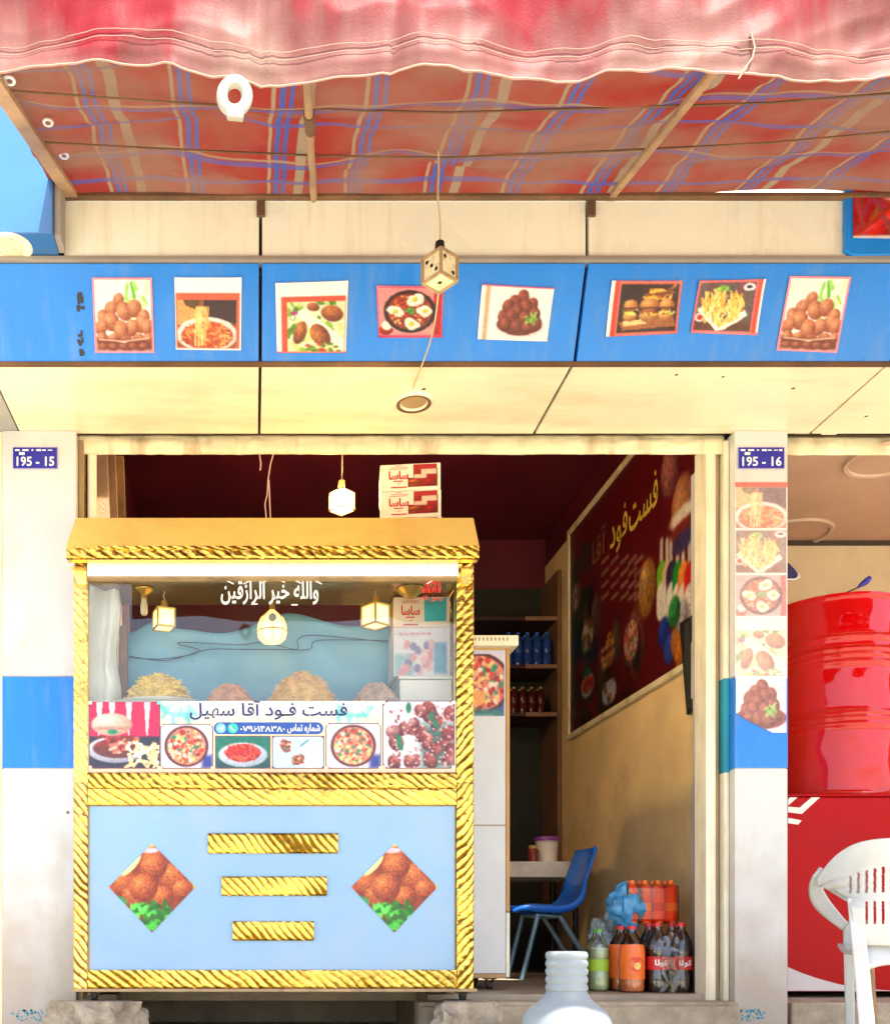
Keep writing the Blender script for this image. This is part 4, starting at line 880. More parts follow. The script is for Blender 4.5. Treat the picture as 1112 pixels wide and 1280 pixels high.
cvd.i = cvd0.i[np.clip(((ss+tt)/2*cvd0.h).astype(int), 0, cvd0.h-1), np.clip(((ss-tt)/2+.5)*cvd0.w, 0, cvd0.w-1).astype(int)]
for x in (190, 493):
    Yp = YC+.0085; cs = [(x, 1055), (x+54, 1109), (x, 1166), (x-54, 1109)]
    picture('diamond_picture', cvd, [(PX(a, Yp), Yp, PZ(b, Yp)) for a, b in [cs[0], cs[1], cs[2], cs[3]]][0:4], pn, m_printgloss)
# banner with pictures and writing
mb = MB(); zbn0, zbn1 = cz(965.5), cz(876)
cv = Cv(150, 5.1, (.98, .93, .80))
for k in range(150): pass
cv.rect(0, 0, 1, .2, (.99, .97, .92), .2); cv.rect(.2, .4, .8, .75, (.99, .89, .68), .3); cv.rect(0, .92, 1, 1, (.93, .72, .62), .1)
g = random.Random(31)
for bx, dr in ((.245, 1), (.72, 1)):
    for k in range(26):
        t = k/25; x = bx-.045+.09*t; y = .10+.06*math.sin(t*3)
        cv.line([(x, y+.05), (x+g.uniform(-.01, .015), y+.05+g.uniform(-.16, .16))], .02, g.choice([(.45, .85, .82), (.62, .92, .86), (.30, .75, .72)]))
bnr = picture('banner', cv, [(xb, YC+.006, zbn1), (xc, YC+.006, zbn1), (xc, YC+.006, zbn0), (xb, YC+.006, zbn0)], cart, m_printgloss)
mb = MB(); mb.box(xb, xc, YC+.008, YC+.02, zbn0, zbn1); part('banner_backing', mb, m_white, bnr)
yb = YC+.0035
def bpic(cv, x0, y0, x1, y1):
    c2 = Cv(cv.w, cv.a, (.60, .42, .40)); m = .02; cv2 = cv
    rr = .10
    def mask(u, v):
        a = (x1-x0)/(y1-y0); du = min(u, 1-u)*a; dv = min(v, 1-v); r = rr
        return not (du < r and dv < r and (r-du)**2+(r-dv)**2 > r*r)
    mk = [(PX(a, yb), yb, PZ(b, yb)) for a, b in ((x0, y0), (x1, y0), (x1, y1), (x0, y1))]
    e = 1.1; mk2 = [(PX(a, yb+.001), yb+.001, PZ(b, yb+.001)) for a, b in ((x0-e, y0-e), (x1+e, y0-e), (x1+e, y1+e), (x0-e, y1+e))]
    o = picture('food_photo', cv2, mk, bnr, m_printgloss, mask=mask)
    picture('photo_border', Cv(24, cv.a, (.45, .25, .35)), mk2, o, m_printgloss, mask=mask)
bpic(pic_bigburger(96, 1.03), 112, 878, 199, 960); bpic(pic_mixpan(66, 1.18, 27), 201, 906, 265, 960)
bpic(pic_redpasta(66, 1.6), 270, 921, 337, 960); bpic(pic_wraps(64, 1.6), 341, 921, 404, 960); bpic(pic_mixpan(66, 1.2, 41), 408, 905, 475, 960); bpic(pic_friedchicken(96, 1.06), 479, 877, 567, 960)
lettering('shop_name', shape('فست فـود آقا سهیل'), m_txtblue, bnr, (PX(237, yb), yb, PZ(900, yb)), (PX(434, yb), yb, PZ(900, yb)), (PX(237, yb), yb, PZ(876, yb)), bold=.014)
mb = MB(); x0, x1, y0, y1 = 267, 404, 903, 918
pts = []; r = (y1-y0)/2
for k in range(13): a = PI/2+PI*k/12; pts.append((x0+r+r*math.cos(a), (y0+y1)/2-r*math.sin(a)))
for k in range(13): a = -PI/2+PI*k/12; pts.append((x1-r+r*math.cos(a), (y0+y1)/2-r*math.sin(a)))
mb.prism([(PX(a, yb), yb+.0008, PZ(b, yb)) for a, b in pts], (0, .001, 0)); pill = part('phone_pill', mb, M('pill_blue', (.01, .07, .36), .3), bnr)
lettering('phone_number', shape('شماره تماس')[:] if False else '\u06F0\u06F7\u06F9\u06F6\u06F1\u06F4\u06F8\u06F3\u06F8\u06F0', m_txtwhite, pill, (PX(300, yb), yb-.0008, PZ(915, yb)), (PX(356, yb), yb-.0008, PZ(915, yb)), (PX(300, yb), yb-.0008, PZ(906.5, yb)), bold=.02)
lettering('phone_caption', shape('شماره تماس'), m_txtwhite, pill, (PX(359, yb), yb-.0008, PZ(917, yb)), (PX(400, yb), yb-.0008, PZ(917, yb)), (PX(359, yb), yb-.0008, PZ(905, yb)), bold=.02)
for cx_, colr, nm in ((276, (.15, .48, .80), 'message_icon'), (291, (.02, .62, .40), 'call_icon')):
    mb = MB(); mb.add([(PX(cx_+6.3*math.cos(t), yb), yb-.0006, PZ(910.5+6.3*math.sin(t), yb)) for t in [2*PI*k/24 for k in range(24)]], [tuple(range(24))]); ic = part(nm, mb, M(nm, colr, .3), pill, fixn=False)
    mb = MB()
    if nm == 'message_icon': mb.add([(PX(a, yb), yb-.0014, PZ(b, yb)) for a, b in ((272, 911), (280, 907), (278, 914), (275.5, 912))], [(0, 3, 2, 1)])
    else: mb.tube([(PX(a, yb), yb-.0014, PZ(b, yb)) for a, b in ((288.5, 907.5), (288.8, 910), (290.6, 912.6), (293.5, 913.4))], [.004, .0025, .0025, .004], 6)
    part('icon_mark', mb, m_txtwhite, ic, fixn=False)
# glass, light strip, roof
mb = MB(); mb.box(xb, xc, YC+.010, YC+.014, zbn1+.001, cz(720)); part('glass_pane', mb, m_glass, cart)
Ys = YC-.03
boxp('white_strip', M('strip_white', (.86, .85, .84), .3, var=.02), cart, PX(109, Ys), PX(573, Ys), Ys, YC+.03, PZ(720, Ys), PZ(698, Ys), bevel=.003)
boxp('strip_edge', m_railbrown, cart, PX(109, Ys), PX(573, Ys), Ys+.002, YC+.03, PZ(722.5, Ys), PZ(720.6, Ys))
YE, YT = 4.15, 4.32
ex0, ex1, tx0, tx1 = PX(83, YE), PX(598.5, YE), PX(95, YT), PX(591, YT)
ze0, ze1, zt = PZ(698, YE), PZ(684, YE), PZ(648, YT)
mb = MB(); mb.quad((ex0, YE, ze1), (ex1, YE, ze1), (tx1, YT, zt), (tx0, YT, zt))
mb.quad((tx0, YT, zt), (tx1, YT, zt), (tx1, YR+.02, zt-.02), (tx0, YR+.02, zt-.02))
mb.quad((ex0, YE, ze1), (tx0, YT, zt), (tx0, YR+.02, zt-.02), (ex0, YR+.02, ze1)); mb.quad((ex1, YE, ze1), (ex1, YR+.02, ze1), (tx1, YR+.02, zt-.02), (tx1, YT, zt))
mb.quad((ex0, YR+.02, ze1), (tx0, YR+.02, zt-.02), (tx1, YR+.02, zt-.02), (ex1, YR+.02, ze1))
rf = part('roof', mb, m_goldroof, cart, solid=.004)
mb = MB(); mb.box(ex0, ex1, YE+.006, YE+.05, ze0, ze1-.002); part('roof_edge', mb, m_gold, rf)
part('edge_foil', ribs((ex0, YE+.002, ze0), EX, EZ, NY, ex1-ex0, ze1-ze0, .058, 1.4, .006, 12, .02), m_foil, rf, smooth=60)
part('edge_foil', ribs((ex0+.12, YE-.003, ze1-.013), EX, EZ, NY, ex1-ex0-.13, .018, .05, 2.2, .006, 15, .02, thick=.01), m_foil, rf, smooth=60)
for sx, e, x in ((1, ex0, xa), (-1, ex1, xd)):
    mb = MB(); Yq = YC-.01
    pts = [(e+.001*sx, Yq, ze0-.001), (x+.055*sx, Yq, ze0-.001), (x+.055*sx, Yq, ze0-.075), (x+.02*sx, Yq, ze0-.075)]
    mb.prism(pts, (0, .03, 0)); part('corner_bracket', mb, m_goldpost, rf)
zc = PZ(722, YC+.03)
boxp('inner_ceiling', M('mirror_brown', (.40, .27, .12), .22, metal=.5, var=.1, dirt=(.2, .12, .05), damt=.4), cart, xb-.01, xc+.01, YC+.032, 4.64, zc, zc+.01)
zcount = E+.965
boxp('counter', m_white, cart, xa+.005, xd-.005, YC+.05, YR-.052, zcount-.02, zcount)
boxp('side_panel', m_cartblue, cart, xa+.002, xa+.012, YC+.062, YR-.052, zbot, zcount-.022); boxp('side_panel', m_cartblue, cart, xd-.012, xd-.002, YC+.062, YR-.052, zbot, zcount-.022)
boxp('back_panel', m_cartblue, cart, xb, xc, YR-.02, YR-.01, zbot, zcount-.002)
boxp('side_glass', m_glass, cart, xa+.004, xa+.008, YC+.065, YR-.055, zcount+.001, zc-.002); boxp('side_glass', m_glass, cart, xd-.008, xd-.004, YC+.065, YR-.055, zcount+.001, zc-.002)
# blue sheet at the back of the display
Yb = 4.66
def sheet(u, v):
    px = 148+u*350; base = 785+8*math.sin(u*7)+5*math.sin(u*17+1)-14*math.exp(-((u-.12)/.06)**2)-6*math.exp(-((u-.6)/.2)**2)+10*(u < .02)
    z1 = PZ(base, Yb); z0 = zcount+.001
    return Vector((PX(px, Yb), Yb+.012*math.sin(u*14+v)+.012*noise.noise(Vector((u*9, v*4, 2))), z0+(z1-z0)*v))
mb = MB(); mb.grid(sheet, 110, 24); part('blue_sheet', mb, M('sky_blue_plastic', (.17, .40, .56), .3, var=.1, scale=5), cart, smooth=180, solid=.002)
mb = MB()
for pts in ([(160, 822), (200, 824), (240, 818), (248, 812), (225, 806), (230, 803), (300, 806), (330, 803), (370, 812), (372, 800), (388, 794), (440, 798), (495, 804)], [(160, 820), (200, 826), (225, 822), (260, 812), (300, 812), (345, 812), (385, 812), (393, 802), (420, 800), (495, 801)]):
    q = [P(x, y, Yb-.03) for x, y in pts]; Q = []
    for k in range(len(q)-1):
        p0, p1, p2, p3 = q[max(k-1, 0)], q[k], q[k+1], q[min(k+2, len(q)-1)]
        for s in range(6):
            t = s/6; Q.append(.5*((2*p1)+(p2-p0)*t+(2*p0-5*p1+4*p2-p3)*t*t+(3*p1-p0-3*p2+p3)*t**3))
    mb.tube(Q, .0022, 5)
part('lamp_cable', mb, m_wiredark, cart, smooth=60)
boxp('display_post', m_wood, cart, PX(149, 4.60), PX(159, 4.60), 4.60, 4.63, zcount+.001, PZ(782, 4.60))
# calligraphy on the glass
yg = YC+.0085
def glass_text(body, x0, x1, y0, y1, mat, nm, bold=.02, parent=cart):
    return lettering(nm, body, mat, parent, (PX(x0, yg), yg, PZ(y1, yg)), (PX(x1, yg), yg, PZ(y1, yg)), (PX(x0, yg), yg, PZ(y0, yg)), bold=bold)
glass_text(shape('والله خیر الرازقین'), 276, 398, 726, 756, m_txtwhite, 'white_calligraphy', .018)
mb = MB()
for x, y, s in ((398, 728, -1), (372, 727, -1), (352, 726, -1), (330, 727, 1), (308, 728, 1), (288, 728, -1), (318, 755, 0), (368, 756, 0)):
    mb.tube([(PX(x-4, yg), yg, PZ(y+2*s, yg)), (PX(x+4, yg), yg, PZ(y-2*s, yg))], .0028, 5)
part('vowel_marks', mb, m_txtwhite, cart)
glass_text(shape('محمد'), 527, 551, 718, 742, m_txtred, 'red_calligraphy', .03); glass_text(shape('رسول الله'), 525, 553, 744, 752, m_txtred, 'red_calligraphy', .02)
mb = MB()
for x, y in ((533, 716), (540, 712), (546, 720), (536, 728)): mb.tube([(PX(x-3, yg), yg-.001, PZ(y+2, yg)), (PX(x+4, yg), yg-.001, PZ(y-2, yg))], .0025, 5)
part('white_marks', mb, m_txtwhite, cart)
# casters
m_rubber = M('dark_rubber', (.03, .025, .02), .7)
def caster(parent, x, y, top, floor_z, r=.026):
    mb = MB(); mb.box(x-.03, x+.03, y-.02, y+.02, top-.006, top); mb.box(x-.018, x-.014, y-.02, y+.02, floor_z+r, top-.006); mb.box(x+.014, x+.018, y-.02, y+.02, floor_z+r, top-.006); c = part('caster', mb, m_rust, parent)
    mb = MB(); n = 16; mb.tube([(x-.012, y, floor_z+r), (x+.012, y, floor_z+r)], r, n); part('wheel', mb, m_rubber, c, smooth=40)
STZ = E-.292
for x in (PX(118, 4.3), PX(578, 4.3)): caster(cart, x, 4.30, zbot-.015, STZ)
for x in (PX(118, 4.3), PX(578, 4.3)): caster(cart, x, YR-.06, zbot-.015, FZ)

# lamps and fittings in the cart
def bulb_fit(px, py, Y, lab, n): 
    o = thing('bulb_holder', lab, 'lamp holder', P(px, py, Y), 'bulb holders in the cart'); c = P(px, 0, Y); c.z = zc
    w_ = .045 if n == 0 else .062
    mb = MB(); mb.lathe([(w_, -.003), (w_*.96, -.010), (w_*.5, -.022), (.014, -.028), (.014, -.045)] if n == 0 else [(w_, -.003), (w_*.9, -.012), (w_*.42, -.034), (.02, -.040)], c, 22); part('ceiling_rose', mb, m_brass, o, smooth=40)
    if n == 0:
        mb = MB(); mb.lathe([(.012, -.045), (.014, -.065), (.016, -.068), (.016, -.105), (.012, -.115)], c, 16); part('tube_socket', mb, M('cream_plastic', (.72, .62, .42), .4), o, smooth=40)
bulb_fit(180, 735, 4.42, 'brass ceiling rose with a cream socket tube, left in the cart window', 0); bulb_fit(513, 730, 4.42, 'flat round brass ceiling rose beside the red calligraphy in the cart', 1)
cube_lamp('cart_lamp', 'lit cube lamp hanging left in the cart beside the brass socket', P(205, 774, 4.45), .078, R(20), m_lamp, m_brass, (PX(205, 4.45), 4.45, zc), m_brass, lit=True, group='lit lamps in the cart', cap=.04)
cube_lamp('cart_lamp', 'lit cube lamp hanging right in the cart before the stacked cartons', P(469, 770, 4.45), .086, R(38), m_lamp, m_brass, (PX(469, 4.45), 4.45, zc), m_brass, lit=True, group='lit lamps in the cart', cap=.04)
o = thing('cart_lamp', 'lit dome lamp with a grey sensor dot hanging below the white calligraphy', 'lamp', P(340, 780, 4.45), 'lit lamps in the cart')
c = P(340, 784, 4.45); mb = MB(); mb.lathe([(.012, .075), (.026, .062), (.050, .040), (.062, .012), (.066, -.02), (.060, -.050), (.045, -.066), (.001, -.07)], c, 8); part('dome', mb, m_lamp, o)
mb = MB()
for k in range(8): a = 2*PI*k/8; mb.tube([c+Vector((q*math.cos(a), q*math.sin(a), z)) for q, z in ((.013, .076), (.051, .041), (.063, .012), (.067, -.02), (.061, -.05), (.046, -.067))], .0022, 5)
mb.lathe([(.067, -.017), (.0685, -.02), (.067, -.023)], c, 8); part('cage', mb, m_brass, o)
mb = MB(); mb.lathe([(.014, .075), (.012, .11)], c, 12); part('socket', mb, m_brass, o); mb = MB(); mb.tube([c+Vector((0, -.068, .022)), c+Vector((0, -.072, .022))], .018, 18); part('sensor_dot', mb, m_greypl, o)
mb = MB(); mb.tube([c+Vector((0, 0, .10)), (c.x, c.y, zc)], .003, 6); part('cord', mb, m_wire, o)
cube_lamp('shop_lamp', 'lit cube lamp hanging in the dark shop above the cart roof', P(427, 627, 5.0), .085, R(42), m_lamp2, m_brass, (PX(427, 5.0), 5.0, CZ-.002), m_brass, lit=True, cap=.06)

# food in the cart
def mound(name, lab, px, py_top, w_px, Y, mat, kind, plate_w=None):
    s = Y/F; h = PZ(py_top, Y)-zcount-.012; rx = w_px*s/2
    o = thing(name, lab, 'food', (PX(px, Y), Y, zcount), 'heaps of food in the cart'); cx, cy = PX(px, Y), Y
    if plate_w: 
        mb = MB(); pr = plate_w*s/2; mb.lathe([(pr*.5, .002), (pr*.9, .012), (pr, .035), (pr*.98, .036), (pr*.85, .016), (.001, .008)], (cx, cy, zcount), 36, sy=.75); part('plate', mb, m_white, o, smooth=50)
    mb = MB(); g = random.Random(px)
    def fn(u, v):
        a = 2*PI*u; r = v; q = 1+.10*noise.noise(Vector((math.cos(a)*1.5, math.sin(a)*1.5, px)))
        z = h*(1-r**2.3)*(1+.10*noise.noise(Vector((r*3*math.cos(a), r*3*math.sin(a), px+3))))
        return Vector((cx+rx*q*r*math.cos(a), cy+.10*q*r*math.sin(a), zcount+.012+max(0, z)+.006*noise.noise(Vector((r*20*math.cos(a), r*20*math.sin(a), px)))))
    mb.grid(fn, 48, 14); body = part('heap', mb, mat, o, smooth=180)
    mb = MB()
    for k in range(420):
        u, v = g.random(), g.random()**.6; p = fn(u, v*.98); b = g.uniform(0, PI); L = {'fries': .028, 'noodle': .022, 'meat': .008}[kind]
        d = Vector((math.cos(b), .6*math.sin(b), g.uniform(-.5, .5)))*L
        if kind == 'noodle': mb.tube([p-d, p+Vector((0, 0, .006)), p+d], .0022, 5)
        elif kind == 'fries': mb.tube([p-d, p+d], .0042, 4)
        else: mb.ball(p, g.uniform(.003, .007), 6, 4)
    part('pieces', mb, mat, body)
m_fries = M('chips', (.88, .64, .18), .5, var=.25, scale=30); m_mince = M('mince', (.72, .38, .25), .6, var=.3, scale=30); m_nood = M('noodles', (.85, .54, .20), .5, var=.25, scale=30); m_grey = M('brown_meat', (.58, .42, .33), .6, var=.3, scale=30)
mound('food_heap', 'heap of yellow chips on a white plate, left end of the cart display', 199, 846, 82, 4.42, m_fries, 'fries', 112)
mound('food_heap', 'low pinkish heap of mince between the chips and the tall noodle heap', 287, 857, 70, 4.45, m_mince, 'meat', None)
mound('food_heap', 'tall heap of golden brown noodles in the middle of the cart display', 378, 844, 86, 4.42, m_nood, 'noodle', None)
mound('food_heap', 'greyish brown heap of meat beside the stacked white cartons in the cart', 470, 855, 66, 4.45, m_grey, 'meat', None)
# white plastic sheet at left
def drape(u, v):
    px = 110.5+36*u+3*math.sin(v*9)*u; z = PZ(729, 4.40)+(zcount+.003-PZ(729, 4.40))*v
    return Vector((PX(px, 4.40), 4.40-.02*math.sin(u*9+v*2)-.012*noise.noise(Vector((u*5, v*7, 1)))+.05*u, z))
mb = MB(); mb.grid(drape, 26, 40); o = mb.build('plastic_sheet', M('milky_plastic', (.82, .84, .82), .3, var=.08, scale=8), None, smooth=180, solid=.003); tag(o, 'milky white plastic sheet hanging at the left inside the cart window', 'plastic sheet')

# cartons
def carton(lab, x0, x1, z0, h, Y, d, yaw, panel, txt, textm, roll=0, cat='carton', bg=(.80, .72, .55), group=None, burger=True):
    wd = x1-x0; o = thing('carton', lab, cat, ((x0+x1)/2, Y+d/2, z0), group, rz=yaw); o.rotation_euler = (0, roll, yaw)
    mb = MB(); mb.box(-wd/2, wd/2, -d/2, d/2, 0, h); part('box', mb, M('carton_card', bg, .55, var=.06, scale=6), o, local=True, bevel=.003)
    f = -d/2-.0015
    def L(u, v, k=0): return Vector((-wd/2+u*wd, f-k*.0007, v*h))
    mb = MB(); mb.prism([L(.55, .22), L(.94, .22), L(.94, .96), L(.55, .96)], (0, .001, 0)); pp = part('printed_panel', mb, panel, o, local=True)
    if burger:
        cv = Cv(40, 1.5, hexc('8e1414') if burger == 1 else (.1, .5, .55)); cv.rect(.0, 0, 1, .5, hexc('a01416') if burger == 1 else (.1, .5, .55)); 
        cv.rect(.45, .02, .95, .3, (.93, .78, .66)); cv.rect(.2, .30, .62, .52, (.93, .78, .66)); cv.ell(.22, .75, .3, .2, (.88, .45, .16), (.5, .16, .05)); cv.rect(.02, .72, .45, .8, (.4, .12, .05)); cv.ell(.75, .75, .3, .22, (.75, .08, .1), (.4, .02, .04))
        picture('burger_picture', cv, [L(.46, .78, 1), L(.95, .78, 1), L(.95, .12, 1), L(.46, .12, 1)], o, mask=lambda u, v: not (u < .2 and v < .5), local=True)
    lettering('brand_text', txt, textm, o, L(.14, .42, 1), L(.47, .42, 1), L(.14, .74, 1), bold=.035, local=True)
    mb = MB()
    for a, b, v, hh in ((.25, .35, .93, .02), (.18, .46, .86, .015), (.15, .45, .80, .018), (.22, .38, .33, .04), (.28, .34, .24, .02), (.18, .44, .10, .045)): mb.quad(L(a, v, 1), L(b, v, 1), L(b, v+hh, 1), L(a, v+hh, 1))
    part('small_print', mb, textm, o, local=True, fixn=False)
    return o
m_cred = M('carton_red', (.36, .012, .015), .5); m_cteal = M('carton_teal', (.02, .36, .40), .5)
SA = shape('ساسا'); Yk = 4.58
zr = zt-.012
hk = (PZ(578, Yk)-zr-.006)/3
for k, lab in enumerate(('cream carton at the bottom of the stack behind the cart roof ridge', 'middle cream carton with red writing and burger print, just above the cart roof', 'topmost cream carton with red writing and burger print, on the cart roof')):
    carton(lab, PX(480, Yk)-.003*k, PX(555, Yk)-.004*k, zr+.002+hk*k, hk-.0015, Yk, .2, R(-8+k), m_cred, SA, m_txtred, roll=0, group='cartons on the cart roof')
zq = zcount+.002
bw0, bw1 = PX(492, 4.5), PX(562, 4.5)
wb = thing('foam_box', 'lowest white foam box of the stack in the right of the cart', 'box', ((bw0+bw1)/2, 4.58, zq))
mb = MB(); mb.box(bw0+.02, bw1, 4.46, 4.66, zq, zq+.15); part('box_body', mb, m_white, wb, bevel=.006); mb = MB(); mb.box(bw0+.015, bw1+.004, 4.455, 4.665, zq+.152, zq+.165); part('box_lid', mb, m_white, wb, bevel=.004)
b2 = thing('print_box', 'white box with pink and blue print in the middle of the cart stack', 'box', ((bw0+bw1)/2, 4.58, zq+.167))
mb = MB(); mb.box(bw0-.005, bw1-.005, 4.47, 4.65, zq+.167, zq+.383); part('box_body', mb, M('white_card', (.74, .72, .72), .5), b2, bevel=.004)
cv = Cv(60, 1.5, (.90, .88, .90)); g = random.Random(77)
cv.rect(.0, .55, .35, 1, (.62, .75, .78), .1); cv.rect(.72, .3, .95, .95, (.45, .66, .80), .05)
for k in range(26): cv.ell(g.uniform(.12, .68), g.uniform(.3, .95), .1, .09, g.choice([(.92, .70, .70), (.86, .60, .62), (.95, .82, .80), (.55, .5, .65)]), rot=g.uniform(0, 3))
for k in range(6): cv.line([(.1+.1*k, .12), (.16+.1*k, .12+g.uniform(-.03, .03))], .02, (.85, .55, .62))
picture('box_print', cv, [(bw0, 4.4685, zq+.378), (bw1-.01, 4.4685, zq+.378), (bw1-.01, 4.4685, zq+.17), (bw0, 4.4685, zq+.17)], b2)
carton('cream carton with red writing and a teal panel, top of the stack inside the cart', bw0, bw1, zq+.385, zc-zq-.385-.012, 4.49, .16, R(-2), m_cteal, SA, m_txtred, burger=0, bg=(.70, .58, .45))

# ------------------------------------------------------------------ rubble, hanging wires, planks, jug
def stone(lab, c, r, scl, seed):
    mb = MB(); mb.ball(c, r, 40, 24, scl, .42, seed)
    for v in mb.v: 
        v += Vector((noise.noise(v*18)*.012, noise.noise(v*18+Vector((5, 0, 0)))*.012, noise.noise(v*18+Vector((0, 5, 0)))*.010)); v.z = max(0.0, min(v.z, STZ-.0015))
    o = mb.build('rubble_stone', m_stone, None, smooth=55); return tag(o, lab, 'stone', 'stones propping up the cart')
stone('broad pale stone block under the left front wheel of the cart', (PX(118, 4.28), 4.27, .1), .2, (1.05, .6, 1.1), 3)
stone('rough brown stone under the right front wheel of the cart', (PX(583, 4.28), 4.29, .09), .17, (.75, .8, 1.35), 8)
stone('small crumbling lump of rubble beside the right prop stone and the doorstep', (PX(556, 4.22), 4.17, .05), .10, (.9, .7, 1.1), 14)
hw = thing('hanging_wires', 'pale wires hanging from the lintel down to the cart roof', 'wires', P(335, 570, 4.62))
mb = MB()
for pts in ([(342, 566), (338, 580), (335, 600), (334, 618), (331, 630), (333, 650)], [(336, 600), (337, 625), (338, 650)], [(324, 566), (326, 580), (325, 588)]):
    mb.tube([P(x, y, 4.62) for x, y in pts], .003, 6)
part('wire_pair', mb, M('pink_wire', (.62, .38, .33), .5), hw)
g = random.Random(12)
for k, (xa_, xb_, Y, lab) in enumerate(((128, 150, 5.0, 'brown plank leaning nearest the pipe, left inside the doorway'), (140, 158, 5.2, 'middle brown plank leaning behind the cart roof, left inside the doorway'), (152, 166, 5.5, 'right-hand plank with a pale edge leaning left inside the doorway'))):
    mb = MB(); a, b = P(xa_-8, 560, Y), P(xb_, 760, Y); a.z = E+2.6; b.z = FZ; s = Vector((.045, 0, 0)); d = Vector((0, .03, 0))
    mb.hexa([b-s, b+s, b+s+d, b-s+d, a-s, a+s, a+s+d, a-s+d]); o = mb.build('wooden_plank', m_wood, None, bevel=.003); tag(o, lab, 'plank', 'planks leaning in the doorway')
YJ = 3.45
jug = thing('water_jug', 'white plastic water jug with ribbed neck in front of the doorstep', 'jug', (PX(708, YJ), YJ, 0))
s = YJ/F; prof = [(0.119,  0), (0.149,  .01), (0.152,  .06)]
zn0, ztop_ = PZ(1240, YJ), PZ(1190, YJ)
prof += [(.152, .10), (.150, PZ(1281, YJ)), (.144, PZ(1272, YJ)), (.128, PZ(1263, YJ)), (.101, PZ(1255, YJ)), (.079, PZ(1248, YJ)), (.069, PZ(1241, YJ))]
for k in range(5):
    z = zn0+(ztop_-zn0)*k/5; dz = (ztop_-zn0)/5; prof += [(.0655, z+.002), (.0700, z+dz*.3), (.0700, z+dz*.7), (.0655, z+dz*.95)]
prof += [(.068, ztop_-.004), (.062, ztop_+.001), (.001, ztop_+.003)]
mb = MB(); mb.lathe(prof, (PX(708, YJ), YJ, 0), 40); part('jug_body', mb, M('jug_plastic', (.40, .47, .53), .42, var=.08, scale=4, trans=.55), jug, smooth=40)

# ------------------------------------------------------------------ white counter behind the cart
YD = 4.95
ct = thing('white_counter', 'narrow white counter on casters with a food picture, behind the golden cart', 'counter', (PX(615, YD), YD+.2, FZ))
x0, x1 = .45, PX(637, YD)
boxp('counter_body', M('counter_white', (.60, .60, .61), .3, var=.05), ct, x0, x1-.02, YD+.004, YD+.45, PZ(1217, YD), PZ(809, YD))
boxp('edge_strip', M('orange_wood', (.50, .26, .08), .5, var=.15), ct, x1-.0185, x1, YD, YD+.45, PZ(1140, YD), PZ(809, YD), bevel=.002); boxp('edge_strip', m_frame2, ct, x1-.0185, x1, YD, YD+.45, PZ(1222, YD), PZ(1141, YD), bevel=.002)
boxp('base_strip', M('orange_wood_dark', (.42, .24, .10), .5, var=.15), ct, x0, x1-.02, YD, YD+.45, PZ(1223, YD), PZ(1217.5, YD))
tr_ = boxp('top_trim', m_frame2, ct, x0, PX(648, YD-.04), YD-.04, YD+.5, PZ(807, YD-.04), PZ(794, YD-.04), bevel=.003)
mb = MB()
for k in range(9): X = PX(594+k*5, YD-.0415); mb.box(X-.003, X+.003, YD-.0425, YD-.0395, PZ(801, YD-.04), PZ(797, YD-.04))
part('trim_dots', mb, m_railbrown, tr_); boxp('top_rail', M('orange_wood_top', (.55, .33, .12), .5), ct, x0, x1-.02, YD+.001, YD+.0035, PZ(812.5, YD), PZ(809, YD))
boxp('panel_joint', m_railbrown, ct, x0, x1-.021, YD+.0022, YD+.0036, PZ(1032.5, YD), PZ(1031, YD))
cv = pic_mixpan(64, .8, 55); cv.ell(.45, .72, .14, .12, (.98, .66, .35)); cv.ell(.3, .35, .1, .08, (.95, .7, .6)); cv.rect(0, 0, 1, .05, (.85, .85, .95)); cv.rect(0, .9, 1, 1, (.2, .5, .5), .1)
picture('pan_picture', cv, [(PX(568, YD), YD+.0005, PZ(814, YD)), (PX(630, YD), YD+.0005, PZ(814, YD)), (PX(630, YD), YD+.0005, PZ(895, YD)), (PX(568, YD), YD+.0005, PZ(895, YD))], ct)
caster(ct, PX(615, YD), YD+.05, PZ(1223.5, YD), FZ, .022); caster(ct, .6, YD+.05, PZ(1223.5, YD), FZ, .022); caster(ct, PX(615, YD), YD+.4, PZ(1223.5, YD), FZ, .022); caster(ct, .6, YD+.4, PZ(1223.5, YD), FZ, .022)

# ------------------------------------------------------------------ menu board on the right wall
bd = thing('menu_board', 'large maroon menu board with yellow writing and food pictures on the right wall', 'menu board', (2.19, 5.9, E+1.36))
XB = 2.186; Y0, Y1 = 4.97, 6.93; zB0, zB1 = E+1.36, E+2.73
cv = Cv(190, (Y1-Y0)/(zB1-zB0), (.36, .03, .07)); g = random.Random(91)
def bxy(px, py):            # photo pixel -> canvas coords; canvas u=0 at the far end (Y1)
    Y = XB*F/(px-CX); return (Y1-Y)/(Y1-Y0), (zB1-PZ(py, Y))/(zB1-zB0)
for k in range(50): cv.ell(g.uniform(0, .25), g.uniform(.15, 1), .06, .07, g.choice([(.05, .12, .05), (.10, .08, .06), (.2, .1, .08), (.12, .2, .08)]), tex=.2)
for k in range(30): cv.ell(g.uniform(.05, .6), g.uniform(.75, 1), .05, .05, g.choice([(.1, .13, .06), (.25, .06, .07), (.30, .04, .06)]), tex=.2)
